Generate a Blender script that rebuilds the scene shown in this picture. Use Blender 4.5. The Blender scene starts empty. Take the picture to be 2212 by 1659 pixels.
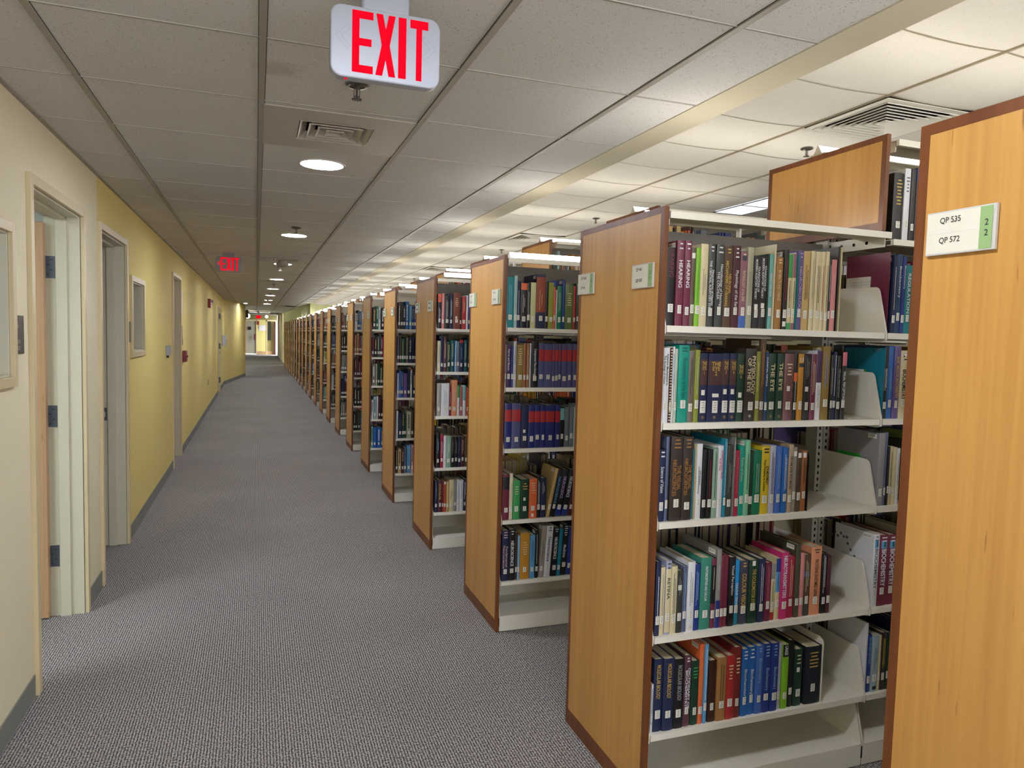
import bpy, bmesh, math, random
from mathutils import Vector, Matrix
R_ = random.Random(7)
S = bpy.context.scene
COL = S.collection
# ---------------------------------------------------------------- camera, world, exposure
cam_d = bpy.data.cameras.new('camera'); cam = bpy.data.objects.new('camera', cam_d); COL.objects.link(cam)
YAW, PIT, ROL, CH, FPX = .3459, -.0653, .0258, 1.5565, 1536.16
fwd = Vector((math.sin(YAW)*math.cos(PIT), math.cos(YAW)*math.cos(PIT), math.sin(PIT)))
rt0 = Vector((math.cos(YAW), -math.sin(YAW), 0)); up0 = rt0.cross(fwd)
rt = rt0*math.cos(ROL) + up0*math.sin(ROL); up = -rt0*math.sin(ROL) + up0*math.cos(ROL)
M = Matrix.Identity(4)
for r in range(3):
    M[r][0], M[r][1], M[r][2] = rt[r], up[r], -fwd[r]
M[2][3] = CH
cam.matrix_world = M
cam_d.sensor_width = 36; cam_d.lens = FPX/2212*36; cam_d.clip_start = .02; cam_d.clip_end = 200
S.camera = cam
W = bpy.data.worlds.new('world'); S.world = W; W.use_nodes = True
W.node_tree.nodes['Background'].inputs[0].default_value = (.9, .93, 1, 1)
W.node_tree.nodes['Background'].inputs[1].default_value = 10.5
S.view_settings.view_transform = 'Standard'; S.view_settings.look = 'None'
S.view_settings.gamma = 1; S.view_settings.use_curve_mapping = False
S.view_settings.exposure = 0.0
S.cycles.use_denoising = True; S.cycles.use_adaptive_sampling = True; S.cycles.adaptive_threshold = .03
S.cycles.max_bounces = 8; S.cycles.diffuse_bounces = 4; S.cycles.glossy_bounces = 3
S.cycles.caustics_reflective = False; S.cycles.caustics_refractive = False
S.cycles.sample_clamp_indirect = 4
UP_BAY1, UP_BAYS, DOWN, ROOM_L = 34.0, 21.0, 215.0, 30.0     # strengths of the stack uplights, corridor downlights, office lamp

# ---------------------------------------------------------------- colours and materials
def lin(h):
    v = [int(h[i:i+2], 16)/255 for i in (0, 2, 4)]
    return tuple(c/12.92 if c <= .04045 else ((c+.055)/1.055)**2.4 for c in v)
MC = {}
def mat(name, hexc, rough=.5, metal=0, emit=None, spec=.5, coat=0):
    if name in MC: return MC[name]
    m = bpy.data.materials.new(name); m.use_nodes = True
    b = m.node_tree.nodes['Principled BSDF']
    b.inputs['Base Color'].default_value = (*lin(hexc), 1)
    b.inputs['Roughness'].default_value = rough; b.inputs['Metallic'].default_value = metal
    b.inputs['Specular IOR Level'].default_value = spec
    b.inputs['Coat Weight'].default_value = coat; b.inputs['Coat Roughness'].default_value = .15
    if emit:
        b.inputs['Emission Color'].default_value = (*lin(emit[0]), 1); b.inputs['Emission Strength'].default_value = emit[1]
    MC[name] = m; return m
def nodes(m):
    nt = m.node_tree; return nt, nt.nodes['Principled BSDF'], nt.nodes.new, nt.links.new
def noisy(name, hexc, scale=(20, 20, 20), amt=.12, rough=.6, bump=.0, detail=3, metal=0, nscale=1.0, spec=.5):
    """a procedural material: base colour varied by object-space noise, with optional bump"""
    if name in MC: return MC[name]
    m = mat(name, hexc, rough, metal, spec=spec); nt, b, N, L = nodes(m)
    tc = N('ShaderNodeTexCoord'); mp = N('ShaderNodeMapping'); mp.inputs['Scale'].default_value = scale
    nz = N('ShaderNodeTexNoise'); nz.inputs['Scale'].default_value = nscale; nz.inputs['Detail'].default_value = detail
    L(tc.outputs['Object'], mp.inputs[0]); L(mp.outputs[0], nz.inputs['Vector'])
    mx = N('ShaderNodeMixRGB'); c = lin(hexc)
    mx.inputs[1].default_value = (*[v*(1-amt) for v in c], 1); mx.inputs[2].default_value = (*[min(1, v*(1+amt)) for v in c], 1)
    L(nz.outputs['Fac'], mx.inputs[0]); L(mx.outputs[0], b.inputs['Base Color'])
    if bump:
        bp = N('ShaderNodeBump'); bp.inputs['Strength'].default_value = bump; bp.inputs['Distance'].default_value = .002
        L(nz.outputs['Fac'], bp.inputs['Height']); L(bp.outputs[0], b.inputs['Normal'])
    return m
def wood(name, c1, c2, fleck=None, scale=(60, 60, 1.6), rough=.38, streak=.5):
    m = mat(name, c1, rough, spec=.45); nt, b, N, L = nodes(m)
    tc = N('ShaderNodeTexCoord'); mp = N('ShaderNodeMapping'); mp.inputs['Scale'].default_value = scale
    oi = N('ShaderNodeObjectInfo'); ad = N('ShaderNodeVectorMath'); ad.operation = 'ADD'
    L(tc.outputs['Object'], ad.inputs[0]); L(oi.outputs['Location'], ad.inputs[1]); L(ad.outputs[0], mp.inputs[0])
    n1 = N('ShaderNodeTexNoise'); n1.inputs['Scale'].default_value = 1; n1.inputs['Detail'].default_value = 6; n1.inputs['Distortion'].default_value = .6
    L(mp.outputs[0], n1.inputs['Vector'])
    mp2 = N('ShaderNodeMapping'); mp2.inputs['Scale'].default_value = (7, 7, .35); L(ad.outputs[0], mp2.inputs[0])
    n2 = N('ShaderNodeTexNoise'); n2.inputs['Scale'].default_value = 1; n2.inputs['Detail'].default_value = 2; L(mp2.outputs[0], n2.inputs['Vector'])
    a = N('ShaderNodeMath'); a.operation = 'MULTIPLY_ADD'; a.inputs[1].default_value = streak; L(n1.outputs['Fac'], a.inputs[0])
    s2 = N('ShaderNodeMath'); s2.operation = 'MULTIPLY'; s2.inputs[1].default_value = 1-streak; L(n2.outputs['Fac'], s2.inputs[0]); L(s2.outputs[0], a.inputs[2])
    cr = N('ShaderNodeValToRGB'); cr.color_ramp.elements[0].position = .34; cr.color_ramp.elements[1].position = .66
    cr.color_ramp.elements[0].color = (*lin(c2), 1); cr.color_ramp.elements[1].color = (*lin(c1), 1)
    L(a.outputs[0], cr.inputs[0]); out = cr.outputs[0]
    if fleck:
        mp3 = N('ShaderNodeMapping'); mp3.inputs['Scale'].default_value = (90, 90, 7); L(ad.outputs[0], mp3.inputs[0])
        n3 = N('ShaderNodeTexNoise'); n3.inputs['Scale'].default_value = 1; n3.inputs['Detail'].default_value = 1; L(mp3.outputs[0], n3.inputs['Vector'])
        r3 = N('ShaderNodeValToRGB'); r3.color_ramp.elements[0].position = .74; r3.color_ramp.elements[1].position = .8
        L(n3.outputs['Fac'], r3.inputs[0]); mx = N('ShaderNodeMixRGB'); mx.inputs[2].default_value = (*lin(fleck), 1)
        L(r3.outputs[0], mx.inputs[0]); L(out, mx.inputs[1]); out = mx.outputs[0]
    L(out, b.inputs['Base Color']); return m
BIRCH = wood('birch veneer', 'cf9d55', 'b98745', '9a6a32')
BIRCH_DOOR = wood('birch door', 'c9a680', 'b08a63', 'a0794f')
CHERRY = wood('cherry edging', '7c4822', '603313', None, (40, 40, 2.5), .4)
PAINT = noisy('cream shelf paint', 'f0ebdd', (9, 9, 9), .03, .38)
PAINT_DK = noisy('grey steel paint', '6f6c66', (9, 9, 9), .05, .5)
POST = noisy('upright paint', 'ccc8bb', (9, 9, 9), .04, .42)
SLOT = mat('slot dark', '15130f', .8)
CREAM_W = noisy('cream wall paint', 'e6dcbc', (3, 3, 3), .025, .75, .15, 4, nscale=8)
YELLOW_W = noisy('yellow wall paint', 'e3cf80', (3, 3, 3), .03, .75, .15, 4, nscale=8)
GREEN_W = noisy('sage green wall paint', 'b7b98c', (2, 2, 2), .04, .8)
PALE_W = noisy('office wall paint', 'eeeee6', (2, 2, 2), .03, .8)
TEAL_W = noisy('teal wall paint', '8fb8ae', (2, 2, 2), .03, .8)
FRAME = noisy('door frame paint', 'd4c49c', (6, 6, 2), .03, .4)
FRAME_G = noisy('inner jamb paint', 'cfcbb4', (6, 6, 2), .04, .4)
RUBBER = noisy('grey vinyl base', '7d8079', (5, 5, 5), .05, .55)
WHITE_P = noisy('white plastic', 'a3a8b4', (9, 9, 9), .02, .4)
STEEL = noisy('brushed steel', '8d8f92', (30, 30, 4), .08, .35, metal=.9)
HINGE = noisy('blue grey hinge steel', '59616d', (30, 30, 30), .1, .4, metal=.6)
BLACK = mat('black plastic', '1d1c1c', .45)
PLATE = noisy('dark plate', '4a443e', (20, 20, 20), .06, .5)
LETTER = mat('plate lettering', 'b9b5ae', .5)
PAPER = noisy('book paper', 'c9bd9b', (2, 2, 400), .1, .85)
LABEL = noisy('spine label paper', 'e9e6dc', (40, 40, 40), .03, .7)
INK = mat('label ink', '85817b', .7)
TROFFER = mat('troffer diffuser', 'e8edf5', .4, emit=('dfe8f7', 1.6))
DOWNL = mat('downlight lens', 'ffffff', .4, emit=('eff4ff', DOWN))
UPL1 = mat('uplight lens', 'ffffff', .4, emit=('fffaf1', UP_BAY1))
UPL2 = mat('uplight lens long', 'ffffff', .4, emit=('fffaf1', UP_BAYS))
OFFL = mat('office lamp lens', 'ffffff', .4, emit=('f2fbff', ROOM_L))
RED = mat('exit red', '300306', .9, emit=('fb0826', 1.0), spec=0)
METALW = noisy('vent metal', 'b9b1a4', (6, 6, 6), .04, .35)
VENTW = noisy('white vent metal', 'd8d3c8', (6, 6, 6), .03, .4)
SPRK = noisy('sprinkler bronze', '6b665f', (30, 30, 30), .1, .3, metal=.7)
GLASS = mat('pane glass', 'e9f2f2', .03)
GLASS.node_tree.nodes['Principled BSDF'].inputs['Transmission Weight'].default_value = .92

def tile_mat(name, base, speck_amt, stain=False):
    m = mat(name, base, .9, spec=.2); nt, b, N, L = nodes(m)
    tc = N('ShaderNodeTexCoord')
    n0 = N('ShaderNodeTexNoise'); n0.inputs['Scale'].default_value = 1.7; n0.inputs['Detail'].default_value = 3; L(tc.outputs['Object'], n0.inputs['Vector'])
    mp = N('ShaderNodeMapping'); mp.inputs['Rotation'].default_value = (0, 0, .5); mp.inputs['Scale'].default_value = (190, 270, 1); L(tc.outputs['Object'], mp.inputs[0])
    n1 = N('ShaderNodeTexNoise'); n1.inputs['Scale'].default_value = 1; n1.inputs['Detail'].default_value = 1.5; L(mp.outputs[0], n1.inputs['Vector'])
    r1 = N('ShaderNodeValToRGB'); r1.color_ramp.elements[0].position = .665; r1.color_ramp.elements[1].position = .71; L(n1.outputs['Fac'], r1.inputs[0])
    v = N('ShaderNodeTexVoronoi'); v.inputs['Scale'].default_value = 260; L(tc.outputs['Object'], v.inputs['Vector'])
    r2 = N('ShaderNodeValToRGB'); r2.color_ramp.elements[0].position = .06; r2.color_ramp.elements[1].position = .16
    r2.color_ramp.elements[0].color = (.45,)*3+(1,); r2.color_ramp.elements[1].color = (0, 0, 0, 1); L(v.outputs['Distance'], r2.inputs[0])
    mxs = N('ShaderNodeMath'); mxs.operation = 'MAXIMUM'; L(r1.outputs[0], mxs.inputs[0]); L(r2.outputs[0], mxs.inputs[1])
    sc = N('ShaderNodeMath'); sc.operation = 'MULTIPLY'; sc.inputs[1].default_value = speck_amt; L(mxs.outputs[0], sc.inputs[0])
    c = lin(base); mb = N('ShaderNodeMixRGB'); mb.inputs[1].default_value = (*[x*.95 for x in c], 1); mb.inputs[2].default_value = (*[x*1.04 for x in c], 1)
    L(n0.outputs['Fac'], mb.inputs[0]); out = mb.outputs[0]
    if stain:
        sb = N('ShaderNodeVectorMath'); sb.operation = 'DISTANCE'; sb.inputs[1].default_value = (.07, 2.57, 2.4317)
        nn = N('ShaderNodeTexNoise'); nn.inputs['Scale'].default_value = 22; nn.inputs['Detail'].default_value = 4; L(tc.outputs['Object'], nn.inputs['Vector'])
        L(tc.outputs['Object'], sb.inputs[0])
        ma = N('ShaderNodeMath'); ma.operation = 'MULTIPLY_ADD'; ma.inputs[1].default_value = .12; L(nn.outputs['Fac'], ma.inputs[0]); L(sb.outputs['Value'], ma.inputs[2])
        rr = N('ShaderNodeValToRGB'); rr.color_ramp.elements[0].position = .1; rr.color_ramp.elements[1].position = .15
        rr.color_ramp.elements[0].color = (.3,)*3+(1,); rr.color_ramp.elements[1].color = (0, 0, 0, 1); L(ma.outputs[0], rr.inputs[0])
        ms = N('ShaderNodeMixRGB'); ms.inputs[2].default_value = (*lin('94785a'), 1); L(rr.outputs[0], ms.inputs[0]); L(out, ms.inputs[1]); out = ms.outputs[0]
    mx = N('ShaderNodeMixRGB'); mx.inputs[2].default_value = (*lin('2e2822'), 1); L(sc.outputs[0], mx.inputs[0]); L(out, mx.inputs[1])
    L(mx.outputs[0], b.inputs['Base Color'])
    bp = N('ShaderNodeBump'); bp.inputs['Strength'].default_value = .35; bp.inputs['Distance'].default_value = .002; bp.invert = True
    L(mxs.outputs[0], bp.inputs['Height']); L(bp.outputs[0], b.inputs['Normal']); return m
TILE = tile_mat('corridor ceiling tile', 'd8d6d3', .75, True)
TILE_R = tile_mat('stack ceiling tile', 'e0dbd1', .5)
GRID = noisy('ceiling grid', '9d978b', (5, 5, 5), .04, .5)
GRID_D = mat('tile reveal shadow gap', '4a443d', .9)
SOFFIT = noisy('soffit paint', 'cdc5ac', (2, 2, 2), .02, .8)

def carpet():
    m = mat('ribbed carpet', '6b6663', .95, spec=.1); nt, b, N, L = nodes(m)
    tc = N('ShaderNodeTexCoord')
    sx = N('ShaderNodeSeparateXYZ'); L(tc.outputs['Object'], sx.inputs[0])
    wob = N('ShaderNodeTexNoise'); wob.inputs['Scale'].default_value = 40; wob.inputs['Detail'].default_value = 1; L(tc.outputs['Object'], wob.inputs['Vector'])
    wv = N('ShaderNodeMath'); wv.operation = 'MULTIPLY_ADD'; wv.inputs[1].default_value = .0028; L(wob.outputs['Fac'], wv.inputs[0]); L(sx.outputs[0], wv.inputs[2])
    mu = N('ShaderNodeMath'); mu.operation = 'MULTIPLY'; mu.inputs[1].default_value = 2*math.pi/.011; L(wv.outputs[0], mu.inputs[0])
    sn = N('ShaderNodeMath'); sn.operation = 'SINE'; L(mu.outputs[0], sn.inputs[0])
    ri = N('ShaderNodeMapRange'); ri.inputs[1].default_value = -1; ri.inputs[2].default_value = 1; L(sn.outputs[0], ri.inputs[0])
    mp = N('ShaderNodeMapping'); mp.inputs['Scale'].default_value = (170, 110, 1); L(tc.outputs['Object'], mp.inputs[0])
    n1 = N('ShaderNodeTexNoise'); n1.inputs['Scale'].default_value = 1; n1.inputs['Detail'].default_value = 2; L(mp.outputs[0], n1.inputs['Vector'])
    cr = N('ShaderNodeValToRGB'); e = cr.color_ramp.elements
    e[0].position = .36; e[0].color = (*lin('4a4955'), 1); e[1].position = .66; e[1].color = (*lin('c5bfb6'), 1)
    k = e.new(.5); k.color = (*lin('898685'), 1)
    ad = N('ShaderNodeMath'); ad.operation = 'MULTIPLY_ADD'; ad.inputs[1].default_value = .26; L(ri.outputs[0], ad.inputs[0])
    of = N('ShaderNodeMath'); of.operation = 'SUBTRACT'; of.inputs[1].default_value = .13; L(n1.outputs['Fac'], of.inputs[0]); L(of.outputs[0], ad.inputs[2])
    L(ad.outputs[0], cr.inputs[0])
    n2 = N('ShaderNodeTexNoise'); n2.inputs['Scale'].default_value = 1.3; n2.inputs['Detail'].default_value = 4; L(tc.outputs['Object'], n2.inputs['Vector'])
    mx = N('ShaderNodeMixRGB'); mx.blend_type = 'MULTIPLY'; mx.inputs[0].default_value = .3; L(cr.outputs[0], mx.inputs[1]); L(n2.outputs['Fac'], mx.inputs[2])
    L(mx.outputs[0], b.inputs['Base Color'])
    bp = N('ShaderNodeBump'); bp.inputs['Strength'].default_value = .6; bp.inputs['Distance'].default_value = .003
    L(ad.outputs[0], bp.inputs['Height']); L(bp.outputs[0], b.inputs['Normal']); return m
CARPET = carpet()

PAL = {'black': '1b1a1c', 'maroon': '6d2a42', 'olive brown': '5d5440', 'lime green': '7fb92c', 'cream': 'd6c9a0', 'charcoal': '3a3d3a', 'brown': '54402f',
'dark maroon': '4a2029', 'mauve': '8c5e6c', 'stone grey': 'a9a78e', 'dark green': '1c3a2c', 'aqua': '6fb0ad', 'torn cream': 'd9cfae', 'tan': 'a0733f',
'teal': '1d7f86', 'purple': '5f4c86', 'light tan': 'c3a56b', 'pink': 'cf8583', 'white': 'dfe0e4', 'spiral bound maroon': '4b1c22', 'pale green': 'b9c2b0',
'teal green': '12917f', 'taupe': '776b63', 'olive green': '8a9138', 'navy': '1c2548', 'dark brown': '38302c', 'dark blue': '1d3f66', 'dusty rose brown': '70494a',
'ochre': 'bb8429', 'gold brown': '8a7136', 'slate blue': '56607e', 'teal blue': '1f7d97', 'sage green': '8aa893', 'grey': '8b8985', 'crimson': 'a02843',
'mint green': '7cba98', 'emerald green': '157053', 'yellow': 'd5b92c', 'pale lavender': 'b6b8d0', 'blue': '4569b4', 'bright blue': '2463ad', 'tan beige': 'b09a80',
'rust brown': '9a6038', 'lavender and cream': '9fa2bd', 'royal blue': '1f3581', 'sea green': '3d8574', 'burgundy': '6e2138', 'cyan': '1f93d6', 'dark slate': '3a3b4d',
'magenta': 'c03271', 'dark olive': '4a4a3a', 'salmon': 'd68e68', 'plum': '57303f', 'orange': 'd9683d', 'sky blue': '5c9bc9', 'worn dark brown': '3a2119', 'red': 'ab2c2e',
'dark red': '74211f', 'blue black': '141b26', 'speckled grey': '8e8d90', 'worn cream': 'c5b890', 'pale blue grey': '9db0bb', 'pale aqua': '9fc0c0', 'pale yellow green': 'c6c795',
'rust red': '8f3f2c', 'coral': 'e0644a', 'moss green': '5a6b3b', 'dark purple': '4a2a52', 'pale grey': 'bdbdbd', 'slate purple with red band': '4d4f7c',
'navy with red band': '2b3270', 'slate grey': '6c747c', 'pale cream': 'ddd5b8', 'green': '3f9a55', 'pale blue': '86b4d6', 'warm grey': '9d948c', 'russet': '7c4130',
'dark teal': '1b5560', 'mottled grey': 'a9a69c', 'dusty rose': '9c5c5c', 'brick red': 'b04a33', 'dark burgundy': '4d1523', 'gold': 'c2a253', 'silver': '9a9a98', 'lilac': 'a99bc9',
'pale pink': 'dfb3b3', 'dark teal ink': '0c4a44', 'periwinkle': '7c8fe0', 'rose': 'c96a7c', 'slate': '55606c', 'umber': '4a3230', 'pale green ink': 'a8c9a0', 'slip green': '35b53c'}
def pal(n): return PAL.get(n, PAL.get(n.split(' and ')[0], '777777'))
def bookmat(n, gloss=.42): return noisy('book '+n, pal(n), (30, 30, 30), .07, gloss)
def inkmat(n): return mat('ink '+n, pal(n), .5)

# ---------------------------------------------------------------- mesh helpers
class MB:
    def __init__(s): s.v = []; s.f = []; s.m = []; s.c = []
    def quad(s, a, b, c, d, mi=0, col=None):
        n = len(s.v); s.v += [tuple(a), tuple(b), tuple(c), tuple(d)]; s.f.append((n, n+1, n+2, n+3)); s.m.append(mi); s.c.append(col)
    def box(s, x0, x1, y0, y1, z0, z1, mi=0, col=None):
        n = len(s.v)
        s.v += [(x0, y0, z0), (x1, y0, z0), (x1, y1, z0), (x0, y1, z0), (x0, y0, z1), (x1, y0, z1), (x1, y1, z1), (x0, y1, z1)]
        for f in ((0, 3, 2, 1), (4, 5, 6, 7), (0, 1, 5, 4), (1, 2, 6, 5), (2, 3, 7, 6), (3, 0, 4, 7)):
            s.f.append(tuple(n+i for i in f)); s.m.append(mi); s.c.append(col)
        return s
    def prism(s, pts, axis, a, b, mi=0):
        """polygon pts (2-D) extruded along axis between a and b"""
        def P(p, t):
            return {'x': (t, p[0], p[1]), 'y': (p[0], t, p[1]), 'z': (p[0], p[1], t)}[axis]
        n = len(s.v); k = len(pts)
        s.v += [P(p, a) for p in pts]+[P(p, b) for p in pts]
        s.f.append(tuple(range(n, n+k))[::-1]); s.m.append(mi); s.c.append(None)
        s.f.append(tuple(range(n+k, n+2*k))); s.m.append(mi); s.c.append(None)
        for i in range(k):
            j = (i+1) % k; s.f.append((n+i, n+j, n+k+j, n+k+i)); s.m.append(mi); s.c.append(None)
        return s
    def lathe(s, prof, c, seg=20, mi=0, axis='z'):
        n = len(s.v); k = len(prof)
        for i in range(seg):
            a = 2*math.pi*i/seg
            for r, h in prof:
                q = (r*math.cos(a), r*math.sin(a), h)
                if axis == 'x': q = (h, q[0], q[1])
                if axis == 'y': q = (q[0], h, q[1])
                s.v.append((c[0]+q[0], c[1]+q[1], c[2]+q[2]))
        for i in range(seg):
            j = (i+1) % seg
            for t in range(k-1):
                s.f.append((n+i*k+t, n+j*k+t, n+j*k+t+1, n+i*k+t+1)); s.m.append(mi); s.c.append(None)
        return s
    def mesh(s, name, mats, smooth=False):
        me = bpy.data.meshes.new(name); me.from_pydata(s.v, [], s.f)
        for m in mats: me.materials.append(m)
        for p, mi in zip(me.polygons, s.m): p.material_index = mi
        if any(c is not None for c in s.c):
            at = me.color_attributes.new('Col', 'FLOAT_COLOR', 'CORNER')
            for p, c in zip(me.polygons, s.c):
                c = c or (.5, .5, .5)
                for li in p.loop_indices: at.data[li].color = (*c, 1)
        if smooth:
            for p in me.polygons: p.use_smooth = True
        me.update(); return me
    def fix(s, me):
        bm = bmesh.new(); bm.from_mesh(me); bmesh.ops.recalc_face_normals(bm, faces=bm.faces); bm.to_mesh(me); bm.free(); return me
    def obj(s, name, mats, parent=None, loc=None, bevel=0, smooth=False):
        if not isinstance(mats, (list, tuple)): mats = [mats]
        o = bpy.data.objects.new(name, s.fix(s.mesh(name, mats, smooth))); COL.objects.link(o)
        if parent: o.parent = parent
        if loc: o.location = loc
        if bevel:
            b = o.modifiers.new('bevel', 'BEVEL'); b.width = bevel; b.segments = 2; b.limit_method = 'ANGLE'
        return o
def link(name, me, parent=None, loc=None):
    o = bpy.data.objects.new(name, me); COL.objects.link(o)
    if parent: o.parent = parent
    if loc: o.location = loc
    return o
def empty(name, loc, label, cat, group=None):
    o = bpy.data.objects.new(name, None); COL.objects.link(o); o.location = loc; o.empty_display_size = .05
    tag(o, label, cat, group); return o
def tag(o, label, cat, group=None, kind=None):
    if label: o['label'] = label
    if cat: o['category'] = cat
    if group: o['group'] = group
    if kind: o['kind'] = kind
    return o
def struct(o): o['kind'] = 'structure'; return o
def box_obj(name, b, m, parent=None, bevel=0, loc=None):
    return MB().box(*b).obj(name, m, parent, loc, bevel)
TXT = {}
def text_data(s, bold=.0, spacing=1.0):
    """vertices and faces of a lettering, scaled to a unit box: returns (verts2d, faces, aspect w/h)"""
    k = (s, bold)
    if k in TXT: return TXT[k]
    cu = bpy.data.curves.new('t', 'FONT'); cu.body = s; cu.offset = bold; cu.resolution_u = 3; cu.align_x = 'CENTER'; cu.space_line = .85
    o = bpy.data.objects.new('t', cu); COL.objects.link(o)
    me = bpy.data.meshes.new_from_object(o)
    v = [(p.co.x, p.co.y) for p in me.vertices]; f = [tuple(p.vertices) for p in me.polygons]
    COL.objects.unlink(o); bpy.data.objects.remove(o); bpy.data.meshes.remove(me); bpy.data.curves.remove(cu)
    x0 = min(a for a, b in v); x1 = max(a for a, b in v); y0 = min(b for a, b in v); y1 = max(b for a, b in v)
    v = [((a-x0)/(x1-x0), (b-y0)/(y1-y0)) for a, b in v]
    TXT[k] = (v, f, (x1-x0)/(y1-y0)); return TXT[k]
def add_text(mb, s, org, ux, uy, w, h, mi=0, bold=.0):
    """lettering filling a w by h rectangle whose lower left corner is org, along unit vectors ux and uy"""
    v, f, a = text_data(s, bold); n = len(mb.v); org = Vector(org); ux = Vector(ux); uy = Vector(uy)
    mb.v += [tuple(org+ux*(p*w)+uy*(q*h)) for p, q in v]
    for q in f: mb.f.append(tuple(n+i for i in q)); mb.m.append(mi); mb.c.append(None)
def text_obj(name, s, org, ux, uy, w, h, m, parent=None, bold=.0):
    mb = MB(); add_text(mb, s, org, ux, uy, w, h, 0, bold)
    me = mb.mesh(name, [m]); return link(name, me, parent)
ORD = 'first second third fourth fifth sixth seventh eighth ninth tenth eleventh twelfth thirteenth fourteenth fifteenth sixteenth seventeenth eighteenth nineteenth twentieth twenty-first twenty-second twenty-third twenty-fourth twenty-fifth twenty-sixth twenty-seventh twenty-eighth twenty-ninth thirtieth thirty-first thirty-second thirty-third'.split()
# ---------------------------------------------------------------- the setting
XW, HC, HR, XB0, XB1 = -.873, 2.4317, 2.8556, 1.53, 1.669
YE = 34.6
fl = MB(); fl.quad((-6, -3, 0), (9, -3, 0), (9, 56, 0), (-6, 56, 0)); struct(fl.obj('floor', CARPET))
# corridor ceiling
cl = MB()
def holed(mb, x0, x1, y0, y1, za, zb, holes):
    y = y0
    for a, b, c, d in sorted(holes, key=lambda h: h[2]):
        mb.box(x0, x1, y, c, za, zb); mb.box(x0, a, c, d, za, zb); mb.box(b, x1, c, d, za, zb); y = d
    mb.box(x0, x1, y, y1, za, zb)
VH = [(.16, .48, 3.11, 3.435), (.16, .48, 9.01, 9.33), (.16, .48, 13.09, 13.41)]
holed(cl, -.88, XB0, -3, 36, HC, HC+.02, VH); struct(cl.obj('ceiling', TILE))
sf = MB(); sf.box(XB0, XB1, -3, 36, HC-.004, HR+.03); struct(sf.obj('trim_1', SOFFIT))
g = MB()
for x in (-.5934, .0158, .6351, 1.258): g.box(x-.0105, x+.0105, -3, 36, HC-.006, HC+.005)
g.box(XW, XW+.018, -3, 22, HC-.006, HC+.005)
for x in (-.5934, .0158, .6351, 1.258):
    for e in (-1, 1): a, b = sorted((x+e*.0105, x+e*.0128)); g.box(a, b, -3, 36, HC-.0012, HC+.004, 1)
struct(g.obj('trim_2', [GRID, GRID_D]))
g = MB(); xs = [XW+.018, -.604, -.5829, .0053, .0263, .6246, .6456, 1.2475, 1.2685, XB0]
for k in range(-8, 56):
    y = 2.3171+.6096*k
    for a in range(0, 10, 2):
        g.box(xs[a], xs[a+1], y-.0055, y-.0005, HC-.0025, HC+.004, 1)
        g.box(xs[a], xs[a+1], y+.0, y+.0035, HC-.0015, HC+.004, 0)
struct(g.obj('trim_3', [GRID_D, noisy('tile edge', 'b0aba1', (5, 5, 5), .04, .6)]))
# high ceiling over the stacks, its tiles sagging a little between the runners
def sag(x): t = ((x-3.0793)/.6228) % 1; return .011*(4*t*(1-t))
cr_ = MB(); X = [XB1-.01]
x = 3.0793-.6228*2
while x < 7.2:
    for q in range(6):
        v = x+.6228*q/6
        if v > X[-1]+.02: X.append(v)
    x += .6228
VR = [(3.0793, 3.7021, 2.907, 3.517), (3.0793, 3.7021, 8.393, 9.003), (3.0793, 3.7021, 13.27, 13.88)]
for a, b in zip(X, X[1:]):
    ys = [-3, 36] if not 3.079 < (a+b)/2 < 3.702 else [-3]+[q for h in VR for q in h[2:]]+[36]
    for c, d in zip(ys[::2], ys[1::2]):
        cr_.quad((a, c, HR+.006-sag(a)), (a, d, HR+.006-sag(a)), (b, d, HR+.006-sag(b)), (b, c, HR+.006-sag(b)))
cr_.box(XB1-.01, 7.2, -3, 36, HR+.12, HR+.14)
struct(cr_.obj('ceiling', TILE_R)).name = 'ceiling_1'
g = MB()
for k in range(-2, 7):
    x = 3.0793+.6228*k; g.box(x-.006, x+.006, -3, YE, HR-.003, HR+.006)
for k in range(-8, 55):
    y = 2.2975+.6096*k
    for a, b in zip(X, X[1:]):
        za, zb = HR+.004-sag(a), HR+.004-sag(b)
        g.quad((a, y-.005, za), (b, y-.005, zb), (b, y+.005, zb), (a, y+.005, za))
struct(g.obj('trim_4', noisy('stack ceiling grid', '9c8f77', (5, 5, 5), .04, .5)))

# left wall with its openings: (y0, y1, z0, z1)
OPEN = [(1.6, 3.16, 1.36, 1.90), (3.435, 4.335, 0, 2.13), (4.80, 5.67, 0, 2.13), (5.93, 6.50, 1.375, 1.90), (8.67, 9.50, 0, 2.14), (18.5, 19.4, 0, 2.1)]
TH = .155
def wall_seg(mb, y0, y1, ops, mi=0):
    y = y0
    for a, b, c, d in ops:
        mb.box(XW-TH, XW, y, a, 0, HC+.1, mi)
        if c > 0: mb.box(XW-TH, XW, a, b, 0, c, mi)
        mb.box(XW-TH, XW, a, b, d, HC+.1, mi); y = b
    mb.box(XW-TH, XW, y, y1, 0, HC+.1, mi)
wl = MB(); wall_seg(wl, -3, 4.758, OPEN[:2], 0); wall_seg(wl, 4.758, 21.9, OPEN[2:], 1)
struct(wl.obj('wall_left', [CREAM_W, YELLOW_W]))
j = MB(); j.prism([(XW, 21.9), (-.36, 26.0), (-.36, 26.3), (-3.5, 26.3), (-3.5, 21.9)], 'z', 0, HC+.2); struct(j.obj('wall_left_angled', YELLOW_W))
# rubber base along the left wall
bb = MB()
for a, b in ((-3, 3.38), (4.40, 4.765), (5.72, 8.63), (9.54, 18.46), (19.44, 21.9)): bb.box(XW, XW+.006, a, b, 0, .098)
bb.prism([(XW, 21.9), (XW+.008, 21.88), (-.35, 25.99), (-.36, 26.0)], 'z', 0, .1)
struct(bb.obj('baseboard_left', RUBBER))
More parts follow.
